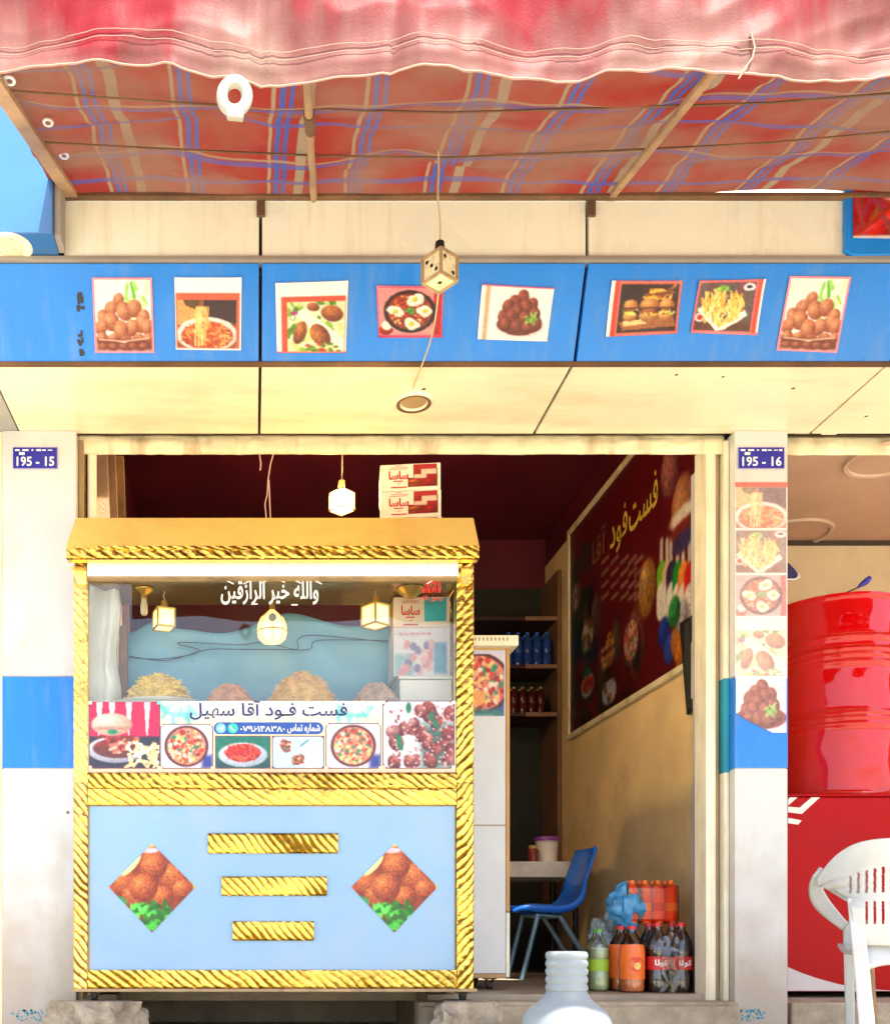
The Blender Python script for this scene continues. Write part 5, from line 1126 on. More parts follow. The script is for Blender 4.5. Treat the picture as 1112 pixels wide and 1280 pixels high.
for px, py, rx, ry, c in ((745, 770, .07, .1, (.45, .30, .25)), (732, 780, .04, .1, (.35, .25, .2)), (770, 800, .05, .09, (.38, .30, .2)), (795, 800, .09, .16, (.55, .25, .18)), (795, 810, .05, .1, (.2, .12, .1)), (808, 735, .09, .12, (.85, .55, .25)), (806, 725, .05, .05, (.95, .75, .4)), (752, 850, .06, .08, (.3, .25, .15)), (733, 850, .06, .1, (.15, .2, .1)), (857, 850, .0, .0, (0, 0, 0))):
    if rx: u, v = bxy(px, py); cv.ell(u, v, rx, ry, c, tuple(q*.6 for q in c), tex=.18)
for px in (756, 768, 780, 790, 798):
    for py in (700, 715, 730, 745): u, v = bxy(px, py); cv.line([(u-.03, v), (u+.03, v)], .008, (.62, .45, .40))
for px, c in ((826, (.45, .75, .15)), (833, (.9, .75, .6)), (838, (.2, .15, .3)), (846, (.1, .55, .2)), (853, (.95, .55, .2)), (861, (.85, .12, .12)), (870, (.8, .3, .2))):
    u, v0 = bxy(px, 690); _, v1 = bxy(px, 760); cv.line([(u, v0-.04), (u, v0+.1)], .015, (.8, .75, .7)); cv.line([(u, v0+.08), (u, v1)], .045, c); cv.line([(u, v0+.16), (u, v0+.22)], .046, (.93, .9, .85))
for px, py, c in ((829, 790, (.15, .25, .7)), (836, 810, (.2, .3, .75)), (845, 800, (.85, .5, .2)), (856, 800, (.9, .55, .25)), (852, 770, (.8, .75, .8)), (866, 750, (.9, .85, .8)), (842, 765, (.2, .6, .3)), (850, 815, (.9, .5, .15))):
    u, v = bxy(px, py); cv.ell(u, v, .055, .06, c, tuple(q*.6 for q in c), tex=.2)
u, v = bxy(852, 640); cv.ell(u, v, .10, .14, (.80, .55, .35), (.5, .25, .15), tex=.1); cv.ell(u, v+.01, .11, .03, (.92, .85, .75)); cv.ell(u, v+.06, .10, .03, (.5, .15, .12)); cv.ell(u, v+.11, .09, .04, (.25, .2, .35))
u, v = bxy(836, 590); cv.ell(u, v, .08, .1, (.75, .45, .4), (.4, .2, .2), tex=.2)
for fnc, u0, v0, u1, v1 in ((pic_burgers(40, 1.0), .30, .64, .44, .82), (pic_nuggets(40, 1.0), .12, .50, .24, .66), (pic_mixpan(40, 1.0, 61), .50, .66, .63, .86), (pic_redpasta(40, 1.3), .12, .74, .25, .88), (pic_wraps(40, 1.2), .32, .86, .45, .97), (pic_friedchicken(40, 1.0), .03, .28, .12, .42)):
    X0_, X1_, Y0_, Y1_ = int(u0*cv.w), int(u1*cv.w), int(v0*cv.h), int(v1*cv.h); old = cv.i.copy(); cv.paste(fnc, u0, v0, u1, v1); new_ = cv.i; gy, gx = np.mgrid[0:cv.h, 0:cv.w]
    m_ = np.clip(1.25-(((gx-(X0_+X1_)/2)/((X1_-X0_)/2))**2+((gy-(Y0_+Y1_)/2)/((Y1_-Y0_)/2))**2), 0, 1)[..., None]*.75; m_ = np.minimum(m_*1.6, .75); cv.i = old*(1-m_)+new_*m_
cv.grain(.05)
picture('menu_print', cv, [(XB, Y1, zB1), (XB, Y0, zB1), (XB, Y0, zB0), (XB, Y1, zB0)], bd, m_print, albedo=.75)
mb = MB(); mb.box(XB+.001, 2.198, Y0, Y1, zB0, zB1); part('backboard', mb, m_wood, bd)
mb = MB(); f = .035
mb.box(XB-.012, 2.197, Y0, Y1+f, zB0-f, zB0-.001); mb.box(XB-.012, 2.197, Y0, Y1+f, zB1+.001, zB1+f); mb.box(XB-.012, 2.197, Y1+.001, Y1+f, zB0, zB1); part('frame', mb, m_frame, bd, bevel=.003)
xq = XB-.003
def btext(body, pxl, pxr, ytl, ybl, mat, bold=.01):
    Yl, Yr = xq*F/(pxl-CX), xq*F/(pxr-CX)
    lettering('menu_title', body, mat, bd, (xq, Yl, PZ(ybl, Yl)), (xq, Yr, PZ(ybl, Yl)), (xq, Yl, PZ(ytl, Yl)), bold=bold)
btext(shape('فست'), 786, 822, 625, 668, m_txtyellow); btext(shape('فود'), 762, 784, 650, 700, m_txtyellow); btext(shape('آقا'), 740, 757, 672, 708, M('dull_gold_ink', (.22, .10, .05), .5), .0)
sp_ = thing('wall_speaker', 'flat black speaker hung beside the door frame, under the menu board corner', 'speaker', (2.16, 4.95, PZ(830, 4.95)))
mb = MB(); z1, z0 = PZ(766, 4.98), PZ(890, 4.98); ya = 4.935
mb.hexa([(2.176, ya, z0), (2.197, ya, z0), (2.197, ya+.12, z0), (2.176, ya+.12, z0), (2.145, ya, z1-.03), (2.197, ya, z1+.0), (2.197, ya+.12, z1), (2.140, ya+.12, z1-.03)]); bx_ = part('cabinet', mb, m_black, sp_, bevel=.004)
mb = MB(); mb.hexa([(2.1735, ya+.015, z0+.02), (2.1755, ya+.015, z0+.02), (2.1755, ya+.105, z0+.02), (2.1735, ya+.105, z0+.02), (2.1438, ya+.015, z1-.05), (2.1458, ya+.015, z1-.05), (2.1458, ya+.105, z1-.05), (2.1438, ya+.105, z1-.05)]); part('grille', mb, M('grille_cloth', (.02, .02, .022), .9), sp_)

# ------------------------------------------------------------------ shelf unit at the back
shf = thing('shelf_unit', 'dark wooden corner shelf unit with pale front edges at the back of the shop', 'shelf', (1.9, 7.3, FZ))
YF = 7.15
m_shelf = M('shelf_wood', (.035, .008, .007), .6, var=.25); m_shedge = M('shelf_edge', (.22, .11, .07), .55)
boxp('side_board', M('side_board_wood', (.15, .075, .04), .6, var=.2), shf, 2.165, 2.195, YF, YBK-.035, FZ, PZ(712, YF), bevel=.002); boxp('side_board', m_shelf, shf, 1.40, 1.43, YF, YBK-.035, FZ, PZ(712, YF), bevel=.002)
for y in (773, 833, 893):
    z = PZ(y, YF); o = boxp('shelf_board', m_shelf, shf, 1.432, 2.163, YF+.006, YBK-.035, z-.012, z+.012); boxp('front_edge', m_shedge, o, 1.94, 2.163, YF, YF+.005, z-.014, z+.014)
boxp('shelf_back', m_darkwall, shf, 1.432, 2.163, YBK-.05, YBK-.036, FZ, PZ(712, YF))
def pack(lab, x0, y0, z0, nx, ny, r, h, body, cap, group=None):
    o = thing('water_pack', lab, 'bottle pack', (x0+nx*r, y0, z0), group)
    for i in range(nx):
        for j in range(ny):
            mb = MB(); c = (x0+r+2*r*i, y0+r+2*r*j, z0); mb.lathe([(r*.9, 0), (r*.97, .01), (r*.97, h*.35), (r*.88, h*.38), (r*.97, h*.41), (r*.97, h*.66), (r*.7, h*.8), (r*.36, h*.88), (r*.36, h*.93)], c, 14); b = part('bottle', mb, body, o, smooth=40)
            mb = MB(); mb.lathe([(r*.4, h*.93), (r*.4, h), (r*.3, h)], c, 12); part('cap', mb, cap, b)
    return o
m_bluebot = M('blue_bottle', (.01, .05, .25), .15, var=.3, scale=15); m_bluecap = M('blue_cap', (.02, .12, .6), .4)
pack('blue shrink pack of water bottles on the middle shelf at the back', 1.80, YF+.03, PZ(833, YF)+.0125, 5, 3, .034, .245, m_bluebot, m_bluecap)
pack('dark red row of sauce bottles on the lowest shelf at the back', 1.78, YF+.05, PZ(893, YF)+.0125, 5, 2, .032, .2, M('sauce_red', (.06, .006, .005), .25), M('sauce_cap', (.3, .2, .05), .4))

# ------------------------------------------------------------------ table, bucket, jar, blue chair
YTb = 6.45
tb = thing('table', 'pale marble-topped table behind the blue chair', 'table', (1.7, YTb+.3, FZ))
zt1 = PZ(1077, YTb); zt0 = PZ(1097, YTb)
boxp('tabletop', M('marble', (.62, .56, .47), .35, var=.2, scale=9, dirt=(.35, .25, .18), damt=.5), tb, 1.2, PX(734, YTb), YTb, YTb+.6, zt0, zt1, bevel=.006)
for x in (1.25, PX(734, YTb)-.06):
    for y in (YTb+.05, YTb+.55): mb = MB(); mb.tube([(x, y, FZ), (x, y, zt0)], .018, 10); part('leg', mb, m_black, tb, smooth=40)
bk = thing('bucket', 'white plastic bucket with a purple lid on the marble table', 'bucket', (PX(683, YTb+.15), YTb+.15, zt1)); c = (PX(683, YTb+.15), YTb+.15, zt1); k = (YTb+.15)/F
mb = MB(); mb.lathe([(12.5*k, 0), (13.5*k, 26*k), (14.2*k, 26*k), (14.2*k, 28*k)], c, 26); part('tub', mb, M('cream_tub', (.70, .62, .52), .4), bk, smooth=40)
mb = MB(); mb.lathe([(15.2*k, 27*k), (15.2*k, 31*k), (14*k, 32.5*k), (.001, 32*k)], c, 26); part('lid', mb, M('purple_lid', (.22, .04, .28), .4), bk, smooth=40)
jr = thing('jar', 'small dark red sauce jar with a yellow lid beside the bucket', 'jar', (PX(666, YTb+.08), YTb+.08, zt1)); c = (PX(666, YTb+.08), YTb+.08, zt1); k = (YTb+.08)/F
mb = MB(); mb.lathe([(6*k, 0), (6.4*k, 2*k), (6.4*k, 15*k), (5*k, 17*k)], c, 18); part('jar_body', mb, M('sauce', (.20, .03, .02), .2), jr, smooth=40)
mb = MB(); mb.lathe([(5.4*k, 17*k), (5.4*k, 20.5*k), (4.5*k, 21*k)], c, 18); part('lid', mb, M('yellow_lid', (.5, .32, .08), .4), jr, smooth=40)

YK = 5.98
bc = thing('blue_chair', 'blue plastic school chair with grey legs, side-on by the table', 'chair', (PX(700, YK), YK+.2, FZ))
m_bchair = M('blue_chair_plastic', (.012, .19, .85), .3, var=.08)
prof = [(641, 1140), (648, 1136.5), (662, 1135), (680, 1136.5), (700, 1137), (716, 1133), (729, 1121), (737, 1103), (745, 1081), (753, 1057)]
Q = []
for k in range(len(prof)-1):
    p0, p1, p2, p3 = [Vector((*prof[min(max(k+j, 0), len(prof)-1)], 0)) for j in (-1, 0, 1, 2)]
    for s in range(5):
        t = s/5; Q.append(.5*((2*p1)+(p2-p0)*t+(2*p0-5*p1+4*p2-p3)*t*t+(3*p1-p0-3*p2+p3)*t**3))
Q.append(Vector((*prof[-1], 0)))
wseat = .41
def shell(u, v):
    q = Q[min(int(round(v*(len(Q)-1))), len(Q)-1)]; a = 2*u-1
    e = .012*(a*a)*1.0; x, z = PX(q.x, YK), PZ(q.y, YK)
    up = min(1, max(0, (v-.62)/.2)); wd = wseat*(1-.08*up-.06*max(0, (v-.9)*10)**2*.5)
    cup = .03*a*a
    return Vector((x-cup*up, YK+.22+a*wd/2, z+cup*(1-up)*.5))
n = len(Q)-1
def iskeep(u, v): return True
mb = MB(); mb.grid(lambda u, v: shell(u, v), 14, n); sh_ = part('seat_shell', mb, m_bchair, bc, smooth=180, solid=.012)
for u in (0.0, 1.0):
    mb = MB(); mb.tube([shell(u, k/n)+Vector((.004, 0, -.012)) for k in range(n+1)], [.010+.016*min(1, max(0, math.sin(PI*min(1, k/n*1.25)))) for k in range(n+1)], 8); part('rim', mb, m_bchair, sh_, smooth=60)
m_leg = M('grey_blue_tube', (.22, .38, .46), .35, metal=.3, var=.15)
for yy in (YK+.05, YK+.39):
    for a, b in (((675, 1143), (655, 1224)), ((703, 1146), (752, 1200 if False else 1222))):
        A, B = P(*a, YK), P(*b, YK); A.y = yy; B.y = yy; B.z = FZ; mb = MB(); mb.tube([A, B], .015, 10); part('leg', mb, m_leg, bc, smooth=50)
mb = MB(); mb.tube([(PX(675, YK), YK+.05, PZ(1144, YK)), (PX(675, YK), YK+.39, PZ(1144, YK))], .01, 8); mb.tube([(PX(703, YK), YK+.05, PZ(1146, YK)), (PX(703, YK), YK+.39, PZ(1146, YK))], .01, 8)
for yy in (YK+.05, YK+.39): mb.tube([(PX(675, YK), yy, PZ(1144, YK)), (PX(703, YK), yy, PZ(1146, YK))], .01, 8)
part('under_frame', mb, m_leg, bc, smooth=50)

# ------------------------------------------------------------------ bottles by the door
m_pet = M_clear('clear_pet', (.93, .95, .96), .05, .05); m_cola = M('cola', (.022, .008, .006), .08, var=.2); m_orange = M('orange_drink', (.72, .20, .05), .2, var=.1)
m_lred = M('red_label', (.60, .015, .02), .35, var=.1); m_lorange = M('orange_label', (.85, .16, .02), .35, var=.15); m_lgreen = M('green_label', (.30, .50, .03), .35); m_cap = M('red_cap', (.65, .02, .03), .35)
m_redlab = M('orange_red_oval', (.75, .05, .01), .35); m_yel = M('yellow_mark', (.85, .60, .15), .4)
def bottle(name, lab, r, h, liquid, fill, label, capm, txt=None, group='soft drink bottles by the door frame'):
    o = thing(name, lab, 'bottle', (0, 0, 0), group)
    pr = [(r*.75, 0), (r*.95, .006), (r, .02), (r, h*.28), (r*.93, h*.32), (r*.93, h*.52), (r, h*.56), (r*.98, h*.64), (r*.82, h*.75), (r*.52, h*.85), (r*.33, h*.90), (r*.31, h*.945)]
    mb = MB(); mb.lathe(pr, (0, 0, 0), 22); b = part('bottle_body', mb, m_pet, o, local=True, smooth=50)
    lp = [(max(.002, q-.002), z+.002) for q, z in pr if z < h*fill]; lp.append((lp[-1][0]*.97, h*fill)); mb = MB(); mb.lathe(lp, (0, 0, 0), 20); part('drink', mb, liquid, b, local=True, smooth=50)
    mb = MB(); mb.lathe([(r*.945, h*.325), (r*.945, h*.515)] if txt or 'orange' not in name else [(r*1.01, h*.20), (r*1.012, h*.30), (r*1.012, h*.55), (r*1.0, h*.63), (r*.90, h*.72)], (0, 0, 0), 26, caps=False); l = part('label', mb, label, o, local=True, smooth=60)
    if not txt and 'orange' in name:
        def on(a_, z_): q = r*1.022; return (q*math.cos(-PI/2+a_), q*math.sin(-PI/2+a_), h*z_)
        mb = MB(); K = 20; cv_ = [on(.62*math.cos(2*PI*k/K), .43+.11*math.sin(2*PI*k/K)) for k in range(K)]; mb.add(cv_+[(0, -r*1.035, h*.43)], [(k, (k+1) % K, K) for k in range(K)]); part('label_oval', mb, m_redlab, l, local=True, fixn=False)
        mb = MB(); q_ = [on(a_, z_) for a_, z_ in [(.08+.26*math.cos(2*PI*k/14), .40+.055*math.sin(2*PI*k/14)) for k in range(14)]]
        mb.add([(x*1.02, y*1.02, z) for x, y, z in q_], [tuple(range(len(q_)))]); part('label_mark', mb, m_yel, l, local=True, fixn=False)
    if txt:
        v, f = text_pts(txt, .03); hy = v[:, 1].max(); mb = MB(); pts = []
        for p in v:
            a = -PI/2+(p[0]-.5)*1.25; q = r*.955; pts.append((q*math.cos(a), q*math.sin(a), h*.365+p[1]/hy*h*.11))
        mb.add(pts, f); part('label_text', mb, m_txtwhite, l, local=True, fixn=False)
    mb = MB(); mb.lathe([(r*.36, h*.945), (r*.36, h), (r*.3, h)], (0, 0, 0), 16); part('cap', mb, capm, o, local=True, smooth=40)
    return o
KOLA = shape('کولا')
b1 = bottle('cola_bottle', 'cola bottle with a red label, front row right beside the door frame', .053, .33, m_cola, .62, m_lred, m_cap, KOLA); b1.location = (2.028, 4.765, FZ)
for x, y, lab in ((1.918, 4.77, 'cola bottle with a red label, front row next to the orange-labelled bottle'), (2.03, 4.876, 'cola bottle with a red label, behind the right front cola bottle'), (1.92, 4.88, 'cola bottle with a red label, behind the left front cola bottle')):
    o = copy_tree(b1); o.location = (x, y, FZ); o['label'] = lab
b2_ = bottle('orange_bottle', 'orange drink bottle with an orange label, left of the cola bottles in front', .058, .315, m_orange, .30, m_lorange, m_cap, shape('اورنج') if False else None); b2_.location = (1.798, 4.775, FZ)
for x, y, lab in ((1.79, 4.90, 'orange drink bottle standing behind the front orange bottle'), (1.85, 5.015, 'orange drink bottle standing under the upper orange pack, left'), (1.99, 5.015, 'orange drink bottle standing under the upper orange pack, right')):
    o = copy_tree(b2_); o.location = (x, y, FZ); o['label'] = lab
b3 = bottle('lime_bottle', 'lime drink bottle with a green label, left of the orange bottle', .048, .30, M('lime_drink', (.45, .50, .25), .15), .7, m_lgreen, M('green_cap', (.1, .4, .05), .4)); b3.location = (1.672, 4.86, FZ)
# orange pack stacked on top
zp = FZ+.327
op = thing('orange_pack', 'shrink-wrapped orange drink cans stacked on the bottles by the door', 'drinks pack', (1.94, 4.97, zp))
for i in range(4):
    for j in range(2):
        c = (1.845+i*.063, 4.90+j*.066, zp); mb = MB(); mb.lathe([(.024, 0), (.030, .006), (.030, .165), (.022, .185), (.013, .195), (.013, .21)], c, 18); cn = part('can', mb, m_lorange, op, smooth=40)
        mb = MB(); mb.lathe([(.0305, .06), (.0305, .10)], c, 18, caps=False); part('can_band', mb, M('yellow_band', (.85, .55, .12), .4) if i % 2 else m_cap, cn)
mb = MB(); mb.box(1.812, 2.068, 4.866, 5.0, zp+.001, zp+.19); part('film', mb, M_clear('orange_film', (1, .55, .38), .10, .15), op, bevel=.02)
fm = MB(); fx0, fx1, fy0, fy1, fh = 1.858, 2.088, 4.704, 4.936, .29
def filmf(u, v):
    a = 2*PI*u; k = 1/max(abs(math.cos(a)), abs(math.sin(a)))**.85; tp = 1-.32*max(0, v-.72)/.28
    x = (fx0+fx1)/2+(fx1-fx0)/2*min(1, k*.92)*math.cos(a)*tp; y = (fy0+fy1)/2+(fy1-fy0)/2*min(1, k*.92)*math.sin(a)*tp
    d = .010*noise.noise(Vector((x*30, y*30, v*6)))+.006*abs(noise.noise(Vector((x*70, y*70, v*16))))
    return Vector((x+d*math.cos(a), y+d*math.sin(a), FZ+.002+fh*v))
fm.grid(filmf, 90, 26); o = fm.build('film_wrap', M_clear('cling_film', (.95, .93, .92), .05, .12), None, smooth=60); tag(o, 'crumpled clear film wrapped round the four cola bottles by the door', 'film')
def bag(name, lab, px, py, rpx, Y, sc_, mat, seed):
    c = P(px, py, Y); k = Y/F; mb = MB(); mb.ball((0, 0, 0), rpx*k, 34, 24, sc_, .35, seed)
    for v in mb.v: 
        v += v.normalized()*(.014*noise.noise(v*28+Vector((seed, 0, 0)))+.008*abs(noise.noise(v*60)))
    mz = min(v.z for v in mb.v); o = mb.build(name, mat, None, smooth=40); o.location = c; return o
m_bag = M('blue_bag', (.06, .28, .55), .25, var=.35, scale=18); m_cbag = M('clear_bag', (.30, .40, .46), .2, var=.5, scale=25)
o = bag('plastic_bag', '', 757, 1192, 27, 5.2, (.75, .9, 1.75), m_cbag, 2); tag(o, 'crumpled grey-blue plastic bag of bottles on the floor beside the blue chair', 'bag', 'plastic bags by the bottles')
o = bag('plastic_bag', '', 784, 1134, 24, 4.93, (.95, .8, 1.15), m_bag, 6); tag(o, 'bright blue crumpled plastic bag lying on top of the bottles', 'bag', 'plastic bags by the bottles')
bs = thing('water_bottle', 'clear water bottle pack wrapped in film under the blue bag', 'bottle pack', (1.79, 4.98, FZ)) if False else None
o = copy_tree(b3); o.location = (1.70, 4.985, FZ); o['label'] = 'lime drink bottle under the bright blue plastic bag'

# ------------------------------------------------------------------ neighbour on the right
nb = thing('neighbour_shop', 'neighbouring shop bay with a cream lintel and pinkish ceiling, right of the column', 'shop bay', (3.2, 5.2, 0))
mb = MB(); z0, z1 = PZ(569, 4.6), PZ(546, 4.6)
mb.grid(lambda u, v: Vector((XR1+.002+u*2.2, 4.60-.01*math.sin(PI*v)+.004*noise.noise(Vector((u*30, v*3, 9))), z0+v*(z1-z0))), 90, 8); li = part('lintel', mb, m_frame, nb, smooth=60, solid=.004)
mb = MB(); mb.box(XR1+.002, 4.6, 4.607, 4.62, z0+.01, z1+.08); part('lintel_backing', mb, m_railbrown, nb)
for x in (1038, 1005):
    mb = MB(); X = PX(x, 4.55); mb.box(X-.04, X+.03, 4.535, 4.56, z1-.012, z1+.012); part('bracket', mb, m_frame2 if x > 1010 else m_rust, nb, bevel=.004)
m_pinkc = M('pinkish_ceiling', (.46, .29, .21), .5, var=.08, scale=3, dirt=(.55, .42, .3), damt=.3)
m_mould = M('ceiling_ring', (.50, .36, .26), .5); zcl = E+2.225; YN = 5.73
boxp('ceiling', m_pinkc, nb, XR1+.002, 4.6, 4.70, YN+.1, zcl, zcl+.1)
boxp('back_wall', M('beige_wall', (.58, .47, .30), .6, var=.1, dirt=(.4, .28, .15), damt=.4), nb, 2.33, 4.6, YN, YN+.1, 0, zcl-.02)
boxp('side_wall', m_tan, nb, 2.33, 2.386, 4.951, YN-.002, 0, zcl-.002)
boxp('far_wall', m_tan, nb, 4.5, 4.6, 4.75, YN-.002, 0, zcl-.002)
boxp('wall_crack', m_seam, nb, 2.39, 4.5, YN-.006, YN-.001, zcl-.03, zcl-.002)
for px, py, r in ((1112, 572, .17), (985, 668, .20)):
    Yq = 2.225*F/(CY-py); c = (PX(px, Yq), Yq, zcl); mb = MB(); mb.lathe([(r, -.001), (r*1.02, -.012), (r*1.10, -.014), (r*1.14, -.001)], c, 44, caps=False); part('ceiling_moulding', mb, m_mould, nb, smooth=40)
# freezer
YFz = 4.85
fz = thing('chest_freezer', 'red chest freezer with white stripes and a pale curved base, behind the white chair', 'freezer', (3.1, YFz+.3, E-.318))
x0f, x1f = 2.44, 3.9; zf0, zf1 = PZ(1240, YFz), PZ(993, YFz)
boxp('cabinet', m_redfr, fz, x0f, x1f, YFz, YFz+.65, zf0, zf1-.013, bevel=.006); boxp('lid', m_redfr, fz, x0f-.004, x1f, YFz-.006, YFz+.655, zf1-.011, zf1, bevel=.004)
def fpt(cx_, cy_): return P(880+cx_*.2343, 980+cy_*.2344, YFz-.0025)
m_stripe = M('white_stripe', (.72, .68, .6), .3, var=.05)
mb = MB()
def stripe(pts, wd):
    q = [Vector((p[0], p[1], 0)) for p in pts]
    for a, b in zip(q[:-1], q[1:]):
        d = (b-a).normalized(); n_ = Vector((-d.y, d.x, 0))*wd/2; a2 = a-d*wd*.3; b2 = b+d*wd*.3
        mb.add([fpt(*(p.xy)) for p in (a2-n_, b2-n_, b2+n_, a2+n_)], [(0, 1, 2, 3)])
mb.add([fpt(*p) for p in ((572, 72), (617, 72), (520, 161), (447, 152), (447, 122), (508, 127))], [(5, 4, 3, 2, 1, 0)]); part('white_mark', mb, m_stripe, fz, fixn=False)
mb = MB(); mb.add([fpt(*p) for p in ((456, 72), (497, 72), (447, 116), (447, 84))], [(3, 2, 1, 0)]); part('white_mark', mb, m_stripe, fz, fixn=False)
mb = MB(); mb.add([fpt(*p) for p in ((447, 182), (520, 195), (500, 218), (447, 210))], [(3, 2, 1, 0)]); part('white_mark', mb, m_stripe, fz, fixn=False)
mb = MB(); top = [(984, 1209), (1000, 1216), (1020, 1223), (1045, 1230), (1075, 1236), (1112, 1238.5), (1300, 1239)]; yq = YFz-.003
mb.add([P(a, b, yq) for a, b in top]+[(PX(a, yq), yq, zf0+.004) for a, b in top], [(i, i+1, len(top)+i+1, len(top)+i) for i in range(len(top)-1)]); part('base_curve', mb, M('pale_base', (.55, .48, .46), .4), fz, fixn=False)
mb = MB(); 
for x in (x0f+.1, x1f-.1):
    for y in (YFz+.08, YFz+.55): mb.box(x-.03, x+.03, y-.03, y+.03, E-.318, zf0-.001)
part('foot', mb, m_black, fz)
# drum
YDm = 5.18; rD = .292
dr_ = thing('oil_drum', 'glossy red steel drum standing on the red freezer', 'drum', (PX(1041, YDm), YDm, zf1))
z1 = PZ(739, YDm-rD)-zf1; c = (PX(1041, YDm), YDm, zf1); pr = [(rD*.96, .0), (rD+.008, .002), (rD+.010, .012), (rD+.002, .022)]
N = 150
for k in range(N+1):
    z = .03+(z1-.06)*k/N; t = z/z1; r = rD
    for zc_, wv in ((.355, .013), (.385, .011), (.415, .010), (.66, .012), (.695, .011), (.725, .010), (.785, .012)):
        r += .010*math.exp(-((t-zc_)/wv)**2)
    pr.append((r, z))
pr += [(rD+.002, z1-.02), (rD+.010, z1-.012), (rD+.010, z1-.002), (rD*.97, z1), (rD*.95, z1-.015), (.001, z1-.016)]
mb = MB(); mb.lathe(pr, c, 72)
for v in mb.v:
    a = math.atan2(v.y-c[1], v.x-c[0]); d = Vector((v.x-c[0], v.y-c[1], 0)); k = .016*noise.noise(Vector((a*2.2, v.z*5, 4)))+.009*noise.noise(Vector((a*6, v.z*11, 4)))
    v += d*k
part('drum_body', mb, m_red, dr_, smooth=40)
tl_ = thing('blue_handled_tool', 'small blue-handled tool lying on top of the red drum', 'tool', P(1080, 733, 5.1)); mb = MB(); mb.tube([P(1071, 735, 5.0), P(1076, 731, 5.0), P(1082, 727, 5.0), P(1087, 722, 5.0)], [.004, .011, .016, .011], 10); part('handle', mb, M('tool_blue', (.03, .03, .35), .35), tl_, smooth=50); mb = MB(); mb.tube([P(1071, 735, 5.0), P(1055, 742, 5.0)], .004, 8); part('shaft', mb, m_rust, tl_)
nc = thing('cloth_hat', 'dark navy cloth hat hanging on the wall just right of the column', 'hat', P(990, 713, 5.0)); mb = MB(); mb.prism([P(972, 700, 5.0), P(986, 703, 5.0), P(994, 711, 5.0), P(998, 717, 5.0), (P(996, 722, 5.0)), P(972, 724, 5.0)], (0, .05, 0)); part('hat_crown', mb, M('navy_cloth', (.02, .02, .10), .8), nc, bevel=.008); mb = MB(); mb.tube([P(998, 717, 4.998), P(999, 721, 4.998), P(994, 724, 4.998), P(984, 724.5, 4.998)], .004, 6); part('hat_trim', mb, m_white, nc)

# ------------------------------------------------------------------ white plastic chair seen from behind
YH = 3.54
CA = R(-32); cc_, cs_ = math.cos(CA), math.sin(-CA)
ccx = PX(1117, YH)
wc = thing('plastic_chair', 'white plastic garden armchair with slotted back, seen from behind at right', 'chair', (ccx, YH, 0), rz=CA)
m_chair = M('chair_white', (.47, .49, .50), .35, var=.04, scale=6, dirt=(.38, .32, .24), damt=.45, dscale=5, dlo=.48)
def CP(px, py, ly, side=-1):
    """point of the chair, in its own frame, that the photo shows at (px, py) at depth ly behind the backrest"""
    k = (px-CX)/F; lx = (k*(YH+ly*cc_)-ccx-ly*cs_)/(cc_+k*cs_); Y = YH-lx*cs_+ly*cc_
    return Vector((lx if side < 0 else -lx, ly, PZ(py, Y)))
zs, ztc = PZ(1182, YH), PZ(1049, YH)
def halfw(v):
    pts = [(0, .118), (.30, .124), (.45, .138), (.56, .180), (.66, .226), (.75, .236), (1.01, .236)]
    for (a, b), (c, d) in zip(pts[:-1], pts[1:]):
        if v <= c: t = (v-a)/(c-a); t = t*t*(3-2*t); return b+(d-b)*t
    return .236
def backp(u, v):
    a = 2*u-1; h = halfw(v); q = abs(a); dr = .128*q**3.2*min(1, max(0, (v-.55)/.45))
    return Vector((a*h, -.05*v+.02*q*q+.13*q**2.2*min(1, max(0, (v-.35)/.35)), zs+(ztc-zs)*v-dr))
def slots(u, v):
    p = backp(u, v); a = abs(p.x); ph = (p.x/.0245+.5) % 1
    if .20 < v < .42 and a < .098: return not ph < .36
    if .50 < v < .74-.9*a*a*4 and a < .150: return not ph < .38
    return True
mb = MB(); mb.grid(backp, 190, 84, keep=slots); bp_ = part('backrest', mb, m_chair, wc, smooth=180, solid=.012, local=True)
def spl(pts, n=6):
    Q = []
    for k in range(len(pts)-1):
        p0, p1, p2, p3 = pts[max(k-1, 0)], pts[k], pts[k+1], pts[min(k+2, len(pts)-1)]
        for j in range(n):
            t = j/n; Q.append(.5*((2*p1)+(p2-p0)*t+(2*p0-5*p1+4*p2-p3)*t*t+(3*p1-p0-3*p2+p3)*t**3))
    return Q+[pts[-1]]
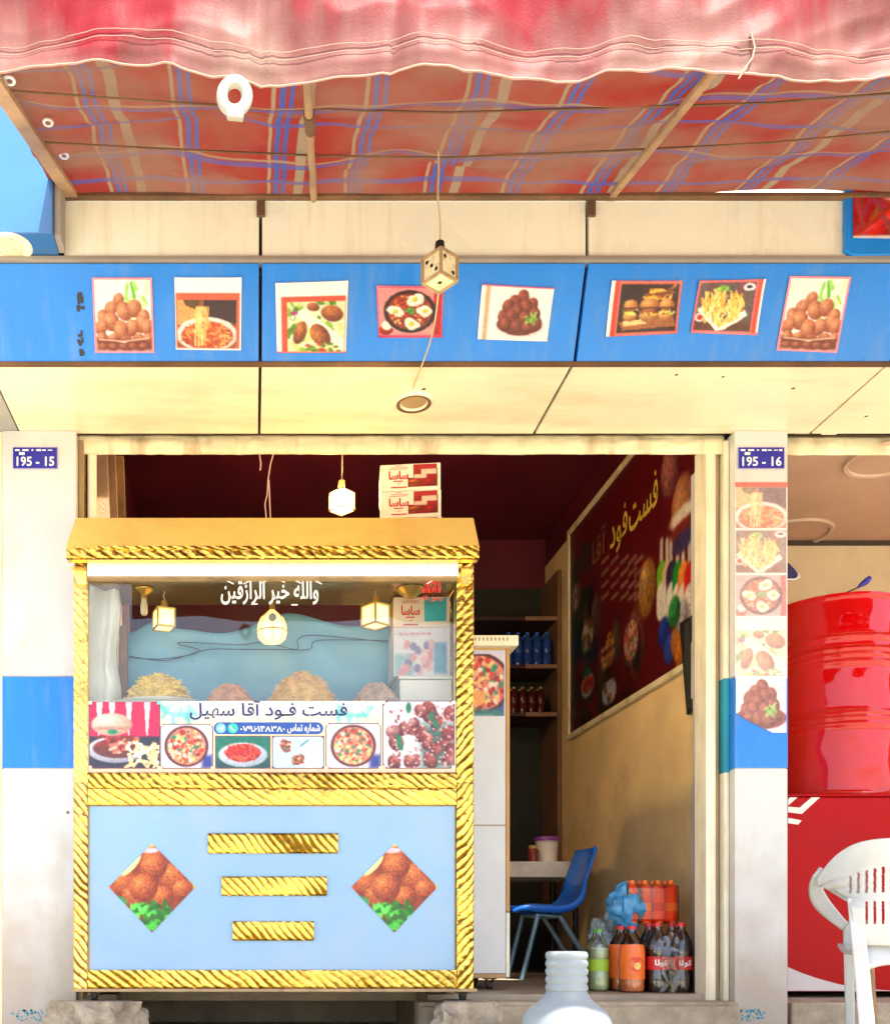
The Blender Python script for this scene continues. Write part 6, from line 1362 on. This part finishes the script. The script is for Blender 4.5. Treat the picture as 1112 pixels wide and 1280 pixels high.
for sd_ in (-1, 1):
    Q = spl([CP(x, y, ly, sd_) for x, y, ly in ((1022, 1090, .12), (1018, 1102, .17), (1020, 1117, .23), (1028, 1131, .29), (1041, 1145, .35), (1055, 1158, .40))]); n = len(Q)-1
    def armf(u, v):
        q = Q[min(int(round(v*n)), n)]; wd = .020+.012*math.sin(PI*min(1, v*1.05))
        return q+Vector((-sd_*(u-.5)*wd*1.1, 0, (u-.5)*wd*1.5))
    mb = MB(); mb.grid(armf, 6, n); part('armrest', mb, m_chair, wc, smooth=180, solid=.013, local=True)
    mb = MB(); mb.tube(spl([CP(x, y, ly, sd_) for x, y, ly in ((1068, 1129, .03), (1054, 1121, .09), (1036, 1110, .16), (1022, 1102, .19))]), .010, 8); part('arm_brace', mb, m_chair, wc, smooth=50, local=True)
    A = CP(1068, 1122, .015, sd_); B = CP(1083, 1280, -.05, sd_); B = A+(B-A)*(A.z/(A.z-B.z)); B.z = 0
    for nm, A, B, wt, wb2 in (('leg', A, B, .024, .025), ('leg', CP(1060, 1152, .40, sd_), CP(1062, 1278, .43, sd_), .019, .015)):
        if B.z > 0: d = (B-A); B = A+d*(A.z/(A.z-B.z)); B.z = 0
        s1, s2_, d1 = Vector((wt, 0, 0)), Vector((wb2, 0, 0)), Vector((0, .03, 0))
        mb = MB(); mb.hexa([B-s2_, B+s2_, B+s2_+d1*.7, B-s2_+d1*.7, A-s1, A+s1, A+s1+d1, A-s1+d1]); part(nm, mb, m_chair, wc, bevel=.006, local=True)
def skirt(u, v):
    a = 2*u-1; zb = .385-.03*a*a; return Vector((a*.095, .004+.03*v, zb+(zs+.01-zb)*v))
mb = MB(); mb.grid(skirt, 20, 6); part('rear_skirt', mb, m_chair, wc, smooth=180, solid=.012, local=True)
def seatf(u, v):
    a = 2*u-1; return Vector((a*(.125+.06*v), .03+.40*v, .425+.012*a*a-.02*math.sin(PI*v)+.012*v))
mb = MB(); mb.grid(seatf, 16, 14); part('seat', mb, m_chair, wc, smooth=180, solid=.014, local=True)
o = thing('wooden_stick', 'brown wooden stick standing behind the white plastic chair', 'stick', (PX(1088, 4.1), 4.1, 0)); bz = PX(1091, 4.1); 
mb = MB(); mb.tube([P(1083, 1150, 4.1), (bz, 4.1, .0)], [.018, .022], 9); part('pole', mb, m_wood, o, smooth=60)
